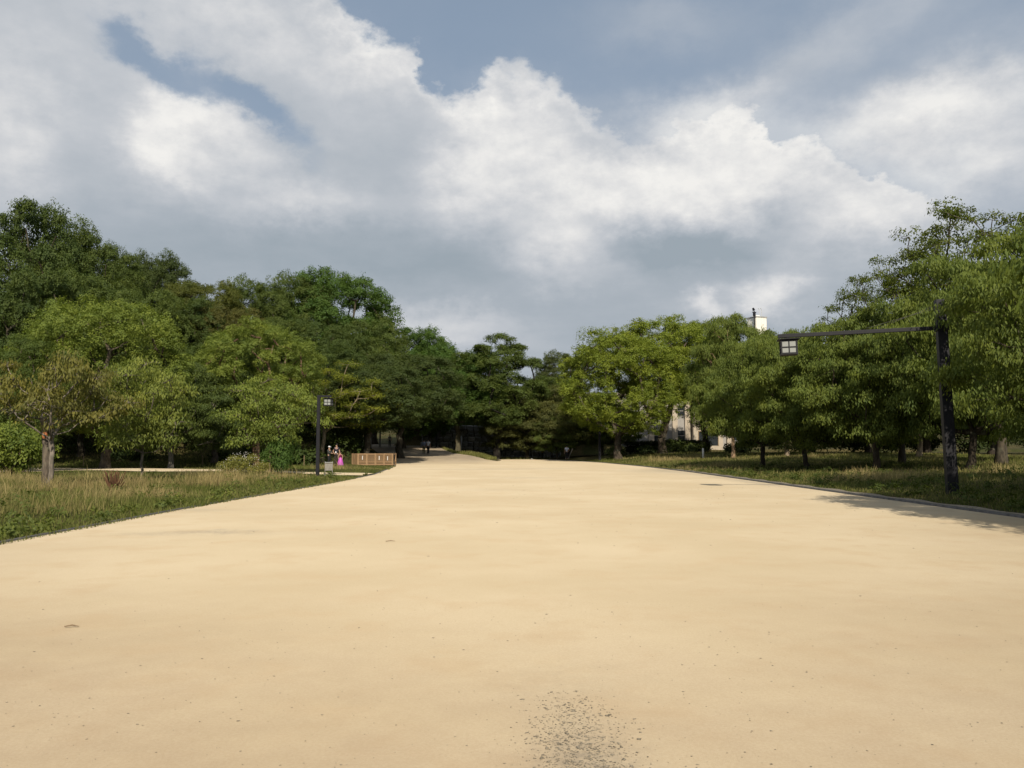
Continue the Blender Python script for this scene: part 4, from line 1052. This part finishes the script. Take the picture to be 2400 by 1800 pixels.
pole('utility_pole', -19.1, 111, 4.8, .12, M['concrete'], 'thicker grey pole between the slab and the boxed pole', 'pole')
def slab():
    x, y = -20.9, 111.; rt = root('concrete_slab', (x, y, gz(x, y) - .3), 'upright grey concrete slab in the shade beside the ramp', 'monument', R(8))
    MB().box((0, 0, 1.9), (1.5, .35, 3.9), taper=.86).build('panel', M['concrete'], rt, bevel=.03)
    MB().box((.1, -.17, 2.6), (.36, .04, .36)).build('opening', M['glass'], rt)
slab()
for (x, y, lab) in [(-8.6, 110.6, 'left one of two little white markers beside the ramp'), (-7.3, 109.0, 'right one of two little white markers beside the ramp')]:
    o = MB().box((0, 0, .2), (.16, .08, .55), taper=.8).build('marker_stone', M['white'], None, (x, y, gz(x, y)), bevel=.015); tag(o, lab, 'marker')
def metal_frame():
    x, y = 3.7, 109.5
    rt = root('metal_frame', (x, y, gz(x, y)), 'pale open metal frame with hanging bars under the far trees', 'frame')
    for dx in (-1.0, .55, 1.0): MB().tube([(dx, 0, 0), (dx, 0, 1.62)], .04, 6).build('post', M['steel'], rt)
    MB().tube([(-1.02, 0, 1.63), (1.02, 0, 1.63)], .04, 6).build('crossbar', M['steel'], rt)
    for dx in (-.55, -.3, .1): MB().tube([(dx, 0, .95), (dx, 0, 1.62)], .025, 5).build('bar', M['steel'], rt)
metal_frame()
for (x, y, a, lab) in [(7.1, 103.5, .55, 'pale slanted prop stake right of the man in the pale shirt'), (6.75, 104.2, .3, 'thinner slanted prop stake beside the man in the pale shirt')]:
    o = MB().tube([(0, 0, -.05), (a * .5, 0, .7), (a, 0, 1.35)], .045, 7).build('wooden_stake', M['grey_wood'], None, (x, y, gz(x, y))); tag(o, lab, 'stake', 'slanted tree props')
def bird():
    rt = root('bird', (2.45, 101.0, .006), 'small pale bird standing on the sand near the far end of the promenade', 'bird')
    b = MB().ball((0, 0, .2), (.17, .1, .11), 10, 6).ball((-.13, 0, .34), (.065, .06, .065), 8, 5).ball((.2, 0, .19), (.12, .05, .03), 8, 4).tube([(-.08, 0, .24), (-.12, 0, .32)], [.07, .05], 8)
    rt.scale = (.6, .6, .6); b.build('body', M['feather'], rt, smooth=True)
    for sy in (-.04, .04): MB().tube([(.0, sy, .0), (.0, sy, .12)], .012, 5).build('leg', M['stake_wood'], rt)
    MB().tube([(-.18, 0, .34), (-.24, 0, .33)], [.015, .004], 5).build('beak', M['stake_wood'], rt)
bird()

# ------------------------------------------------------------------ people
def cloth(name, col, rough=.85): return simple(name, col, rough, 0, .12, 14., .1)
SKIN = simple('skin', (.42, .26, .18), .6, 0, .06, 10.)
HAIR = simple('hair', (.018, .015, .013), .6)
def skin_obj(name, verts, edges, radii, material, parent, rootv=0, sub=1):
    me = bpy.data.meshes.new(name); me.from_pydata(verts, edges, []); me.update(); me.materials.append(material)
    bm = bmesh.new(); bm.from_mesh(me); lay = bm.verts.layers.skin.verify(); bm.verts.ensure_lookup_table()
    for i, v in enumerate(bm.verts):
        r = radii[i]; v[lay].radius = (r if hasattr(r, '__len__') else (r, r)); v[lay].use_root = (i == rootv)
    bm.to_mesh(me); bm.free()
    o = link(name, me, parent)
    o.modifiers.new('skin', 'SKIN').use_smooth_shade = True
    sb = o.modifiers.new('sub', 'SUBSURF'); sb.levels = sub; sb.render_levels = sub
    return o
def person(x, y, rz, h, label, shirt, trousers, arms=None, stance=.09, sleeves=.55, step=0., dress=None, cap=None, hair=True, long_top=False, z=None, group=None, skirt=False):
    """faces -Y before rotation; arms: ((elbow, wrist) left, right) in metres for a 1.7 m figure"""
    g = (gz(x, y) + .05 if z is None else z)
    rt = root('person', (x, y, g), label, 'person', rz, group); k = h / 1.7; rt.scale = (k, k, k)
    J = {'pel': (0, 0, .93), 'spi': (0, .01, 1.1), 'che': (0, .0, 1.3), 'nec': (0, .01, 1.45), 'jaw': (0, -.01, 1.54), 'hea': (0, .0, 1.63), 'nose': (0, -.105, 1.585)}
    if arms is None: arms = (((-.24, .02, 1.12), (-.25, -.04, .88)), ((.24, .02, 1.12), (.25, -.04, .88)))
    V, E, Rr, idx = [], [], [], {}
    def add(n, p, r): idx[n] = len(V); V.append(p); Rr.append(r)
    add('pel', J['pel'], (.14, .10)); add('spi', J['spi'], (.125, .09)); add('che', J['che'], (.15, .10)); add('nec', J['nec'], (.052, .052)); add('jaw', J['jaw'], (.065, .075)); add('hea', J['hea'], (.078, .098)); 
    for a, b in (('pel', 'spi'), ('spi', 'che'), ('che', 'nec'), ('nec', 'jaw'), ('jaw', 'hea')): E.append((idx[a], idx[b]))
    add('nose', J['nose'], (.014, .016)); E.append((idx['jaw'], idx['nose']))
    for s, (el_, wr) in zip((-1, 1), arms):
        t = 'l' if s < 0 else 'r'
        add('sh' + t, (s * .17, .01, 1.39), (.062, .062)); add('el' + t, el_, (.043, .043)); add('wr' + t, wr, (.030, .030))
        d = (Vector(wr) - Vector(el_)).normalized()
        pm = Vector(wr) + d * .085; add('pa' + t, tuple(pm), (.036, .020))
        E += [(idx['che'], idx['sh' + t]), (idx['sh' + t], idx['el' + t]), (idx['el' + t], idx['wr' + t]), (idx['wr' + t], idx['pa' + t])]
        side = d.cross(Vector((0, 1, .01))).normalized()
        for q in range(4):
            tip = pm + d * (.075, .085, .08, .06)[q] + side * (q - 1.5) * .019 + Vector((0, -.012, 0))
            add('f%d' % q + t, tuple(tip), (.008, .008)); E.append((idx['pa' + t], idx['f%d' % q + t]))
        add('th' + t, tuple(Vector(wr) + d * .07 + side * -.05 + Vector((0, -.02, 0))), (.009, .009)); E.append((idx['wr' + t], idx['th' + t]))
        st = step * s
        add('hi' + t, (s * .085, 0, .90), (.088, .092)); add('kn' + t, (s * stance, -.03 - st * .5, .49), (.056, .058)); add('an' + t, (s * stance, .02 - st, .09), (.038, .042)); add('to' + t, (s * (stance + .02), -.14 - st, .035), (.036, .026))
        E += [(idx['pel'], idx['hi' + t]), (idx['hi' + t], idx['kn' + t]), (idx['kn' + t], idx['an' + t]), (idx['an' + t], idx['to' + t])]
    skin_obj('body', V, E, Rr, SKIN, rt)
    grow = lambda r, d: (r[0] + d, r[1] + d)
    def piece(name, names, edges, material, d=.016, over=None):
        vs = [V[idx[n]] if n in idx else over[n][0] for n in names]; rr = [grow(Rr[idx[n]], d) if n in idx else over[n][1] for n in names]
        skin_obj(name, vs, [(names.index(a), names.index(b)) for a, b in edges], rr, material, rt)
    if shirt is not None:
        ov = {}
        nm = ['che', 'spi', 'hem', 'col']; ed = [('che', 'spi'), ('spi', 'hem'), ('che', 'col')]
        ov['hem'] = ((0, 0, .72 if long_top else .88), (.165, .125)); ov['col'] = ((0, .01, 1.42), (.075, .07))
        for t in 'lr':
            a, b = Vector(V[idx['sh' + t]]), Vector(V[idx['el' + t]]); w = Vector(V[idx['wr' + t]])
            nm += ['sh' + t]; ed += [('che', 'sh' + t)]
            if sleeves <= 1:
                ov['cu' + t] = (tuple(a.lerp(b, sleeves)), (.062, .062)); nm += ['cu' + t]; ed += [('sh' + t, 'cu' + t)]
            else:
                ov['cu' + t] = (tuple(w), (.042, .042)); nm += ['el' + t, 'cu' + t]; ed += [('sh' + t, 'el' + t), ('el' + t, 'cu' + t)]
        piece('shirt', nm, ed, shirt, .018, ov)
    if trousers is not None:
        nm = ['pel', 'wa']; ed = [('pel', 'wa')]; ov = {'wa': ((0, .005, 1.0), (.145, .11))}
        for t in 'lr': nm += ['hi' + t, 'kn' + t, 'an' + t]; ed += [('pel', 'hi' + t), ('hi' + t, 'kn' + t), ('kn' + t, 'an' + t)]
        piece('trousers', nm, ed, trousers, .02, ov)
        sh = simple('shoe', (.03, .028, .026), .6)
        for t in 'lr':
            a = Vector(V[idx['an' + t]]); b = Vector(V[idx['to' + t]])
            MB().ball(((a.x + b.x) / 2, (a.y + b.y) / 2 - .01, .045), (.05, .13, .05), 8, 5).build('shoe', sh, rt, smooth=True)
    if hair: MB().ball((0, .025, 1.665), (.095, .108, .095), 10, 6).build('hair', HAIR, rt, smooth=True)
    for sx in (-.033, .033): MB().ball((sx, -.088, 1.625), (.011, .008, .008), 6, 4).build('eye', HAIR, rt)
    if cap is not None: MB().ball((0, .0, 1.69), (.105, .12, .085), 10, 6).box((.0, -.15, 1.67), (.15, .14, .02)).build('cap', cap, rt, smooth=True)
    return rt
# the three by the fence
c_dark = cloth('dark_grey_cloth', (.06, .062, .06)); c_black = cloth('black_cloth', (.016, .016, .02)); c_navy = cloth('navy_cloth', (.018, .02, .035))
c_white = cloth('white_cloth', (.72, .72, .74)); c_pale = cloth('pale_shirt', (.62, .64, .72)); c_blue = cloth('blue_grey_cloth', (.24, .27, .36)); c_khaki = cloth('khaki_cloth', (.17, .16, .09)); c_brown = cloth('brown_cloth', (.045, .035, .032))
c_pink = cloth('pink_satin', (.52, .10, .46), .45); c_crim = cloth('crimson_cloth', (.16, .008, .05), .6)
W1 = person(-14.9, 67.0, R(65), 1.52, 'person in dark grey long top and white cap, left of the trio by the pen', c_dark, c_black, (((-.2, -.12, 1.15), (-.1, -.3, 1.12)), ((.22, -.1, 1.13), (.1, -.3, 1.1))), sleeves=1.5, cap=c_white, long_top=True)
M1 = person(-14.3, 67.0, R(-10), 1.74, 'person in black shirt with white shoulder stripes and a lanyard, centre of the trio', c_navy, c_brown, (((-.3, .0, 1.12), (-.12, -.16, .98)), ((.26, .0, 1.1), (.27, -.02, .84))), stance=.12, hair=True)
for s in (-1, 1): MB().tube([(s * .09, -.0, 1.455), (s * .19, -.0, 1.425), (s * .235, .0, 1.30)], .016, 6).build('stripe', c_white, M1)
MB().tube([(-.05, -.1, 1.42), (0, -.135, 1.2), (.05, -.1, 1.42)], .010, 5).build('lanyard', cloth('blue_ribbon', (.06, .07, .30)), M1)
MB().box((0, -.145, 1.06), (.10, .012, .13)).build('badge', c_white, M1)
bag = root('bag', (-13.98, 66.98, gz(-14, 67) + .40), 'white carrier bag hanging from the hand of the person in black', 'bag')
MB().box((0, 0, .14), (.24, .12, .28), taper=.55).tube([(-.05, 0, .27), (-.01, 0, .46)], .012, 5).tube([(.05, 0, .27), (.01, 0, .46)], .012, 5).build('sack', M['white'], bag, bevel=.0)
G1 = person(-13.85, 66.4, R(15), 1.12, 'child in crimson bodice and long pink dress, right of the trio', None, None, (((-.27, .0, 1.14), (-.24, -.05, .95)), ((.27, .0, 1.14), (.24, -.05, .95))))
def dress(rt):
    mb = MB(); n = 18; prof = [(1.40, .115), (1.28, .135), (1.1, .125), (1.02, .12)]
    def rev(prof, wob=0., name='', m=None):
        v = []; f = []
        for j, (z, r) in enumerate(prof):
            for i in range(n):
                a = 2 * math.pi * i / n; rr = r * (1 + wob * (j / len(prof)) * math.sin(a * 6))
                v.append((rr * math.cos(a), rr * .85 * math.sin(a), z))
        for j in range(len(prof) - 1):
            for i in range(n): f.append([j * n + i, j * n + (i + 1) % n, (j + 1) * n + (i + 1) % n, (j + 1) * n + i])
        me = np_mesh(name, v, np.array(f), m, smooth=True); link(name, me, rt)
    rev(prof[::1], 0, 'bodice', c_crim); rev([(1.04, .125), (.9, .2), (.6, .29), (.3, .36), (.1, .40)], .16, 'skirt', c_pink)
dress(G1)
# further off
person(-10.35, 96.4, R(175), 1.62, 'person in blue-grey top and khaki trousers, left of the pair on the ramp', c_blue, c_khaki, sleeves=1.5, z=float(path_z(-10.35, 96.4)))
P2 = person(-9.75, 95.6, R(170), 1.70, 'person in white shirt with a dark bag strap, right of the pair on the ramp', c_white, c_black, step=.12, z=float(path_z(-9.75, 95.6)))
MB().box((-.06, -.14, 1.12), (.28, .07, .42)).build('vest', c_black, P2)
person(6.75, 101.5, R(165), 1.70, 'person in pale shirt and black trousers at the edge of the far path', c_pale, c_black, (((-.33, .05, 1.16), (-.2, -.02, .98)), ((.26, .02, 1.1), (.27, .0, .84))), sleeves=.7)
person(4.05, 108.6, R(40), 1.60, 'person in black clothes standing under the metal frame', c_black, c_black, (((-.3, -.1, 1.15), (-.4, -.3, 1.2)), ((.25, -.05, 1.12), (.1, -.25, 1.05))), sleeves=1.5)
person(-16.9, 113.5, R(0), 1.65, 'person in pale top in the deep shade at the head of the ramp', cloth('grey_top', (.35, .35, .36)), c_dark, z=float(path_z(-16.9, 113.5)))
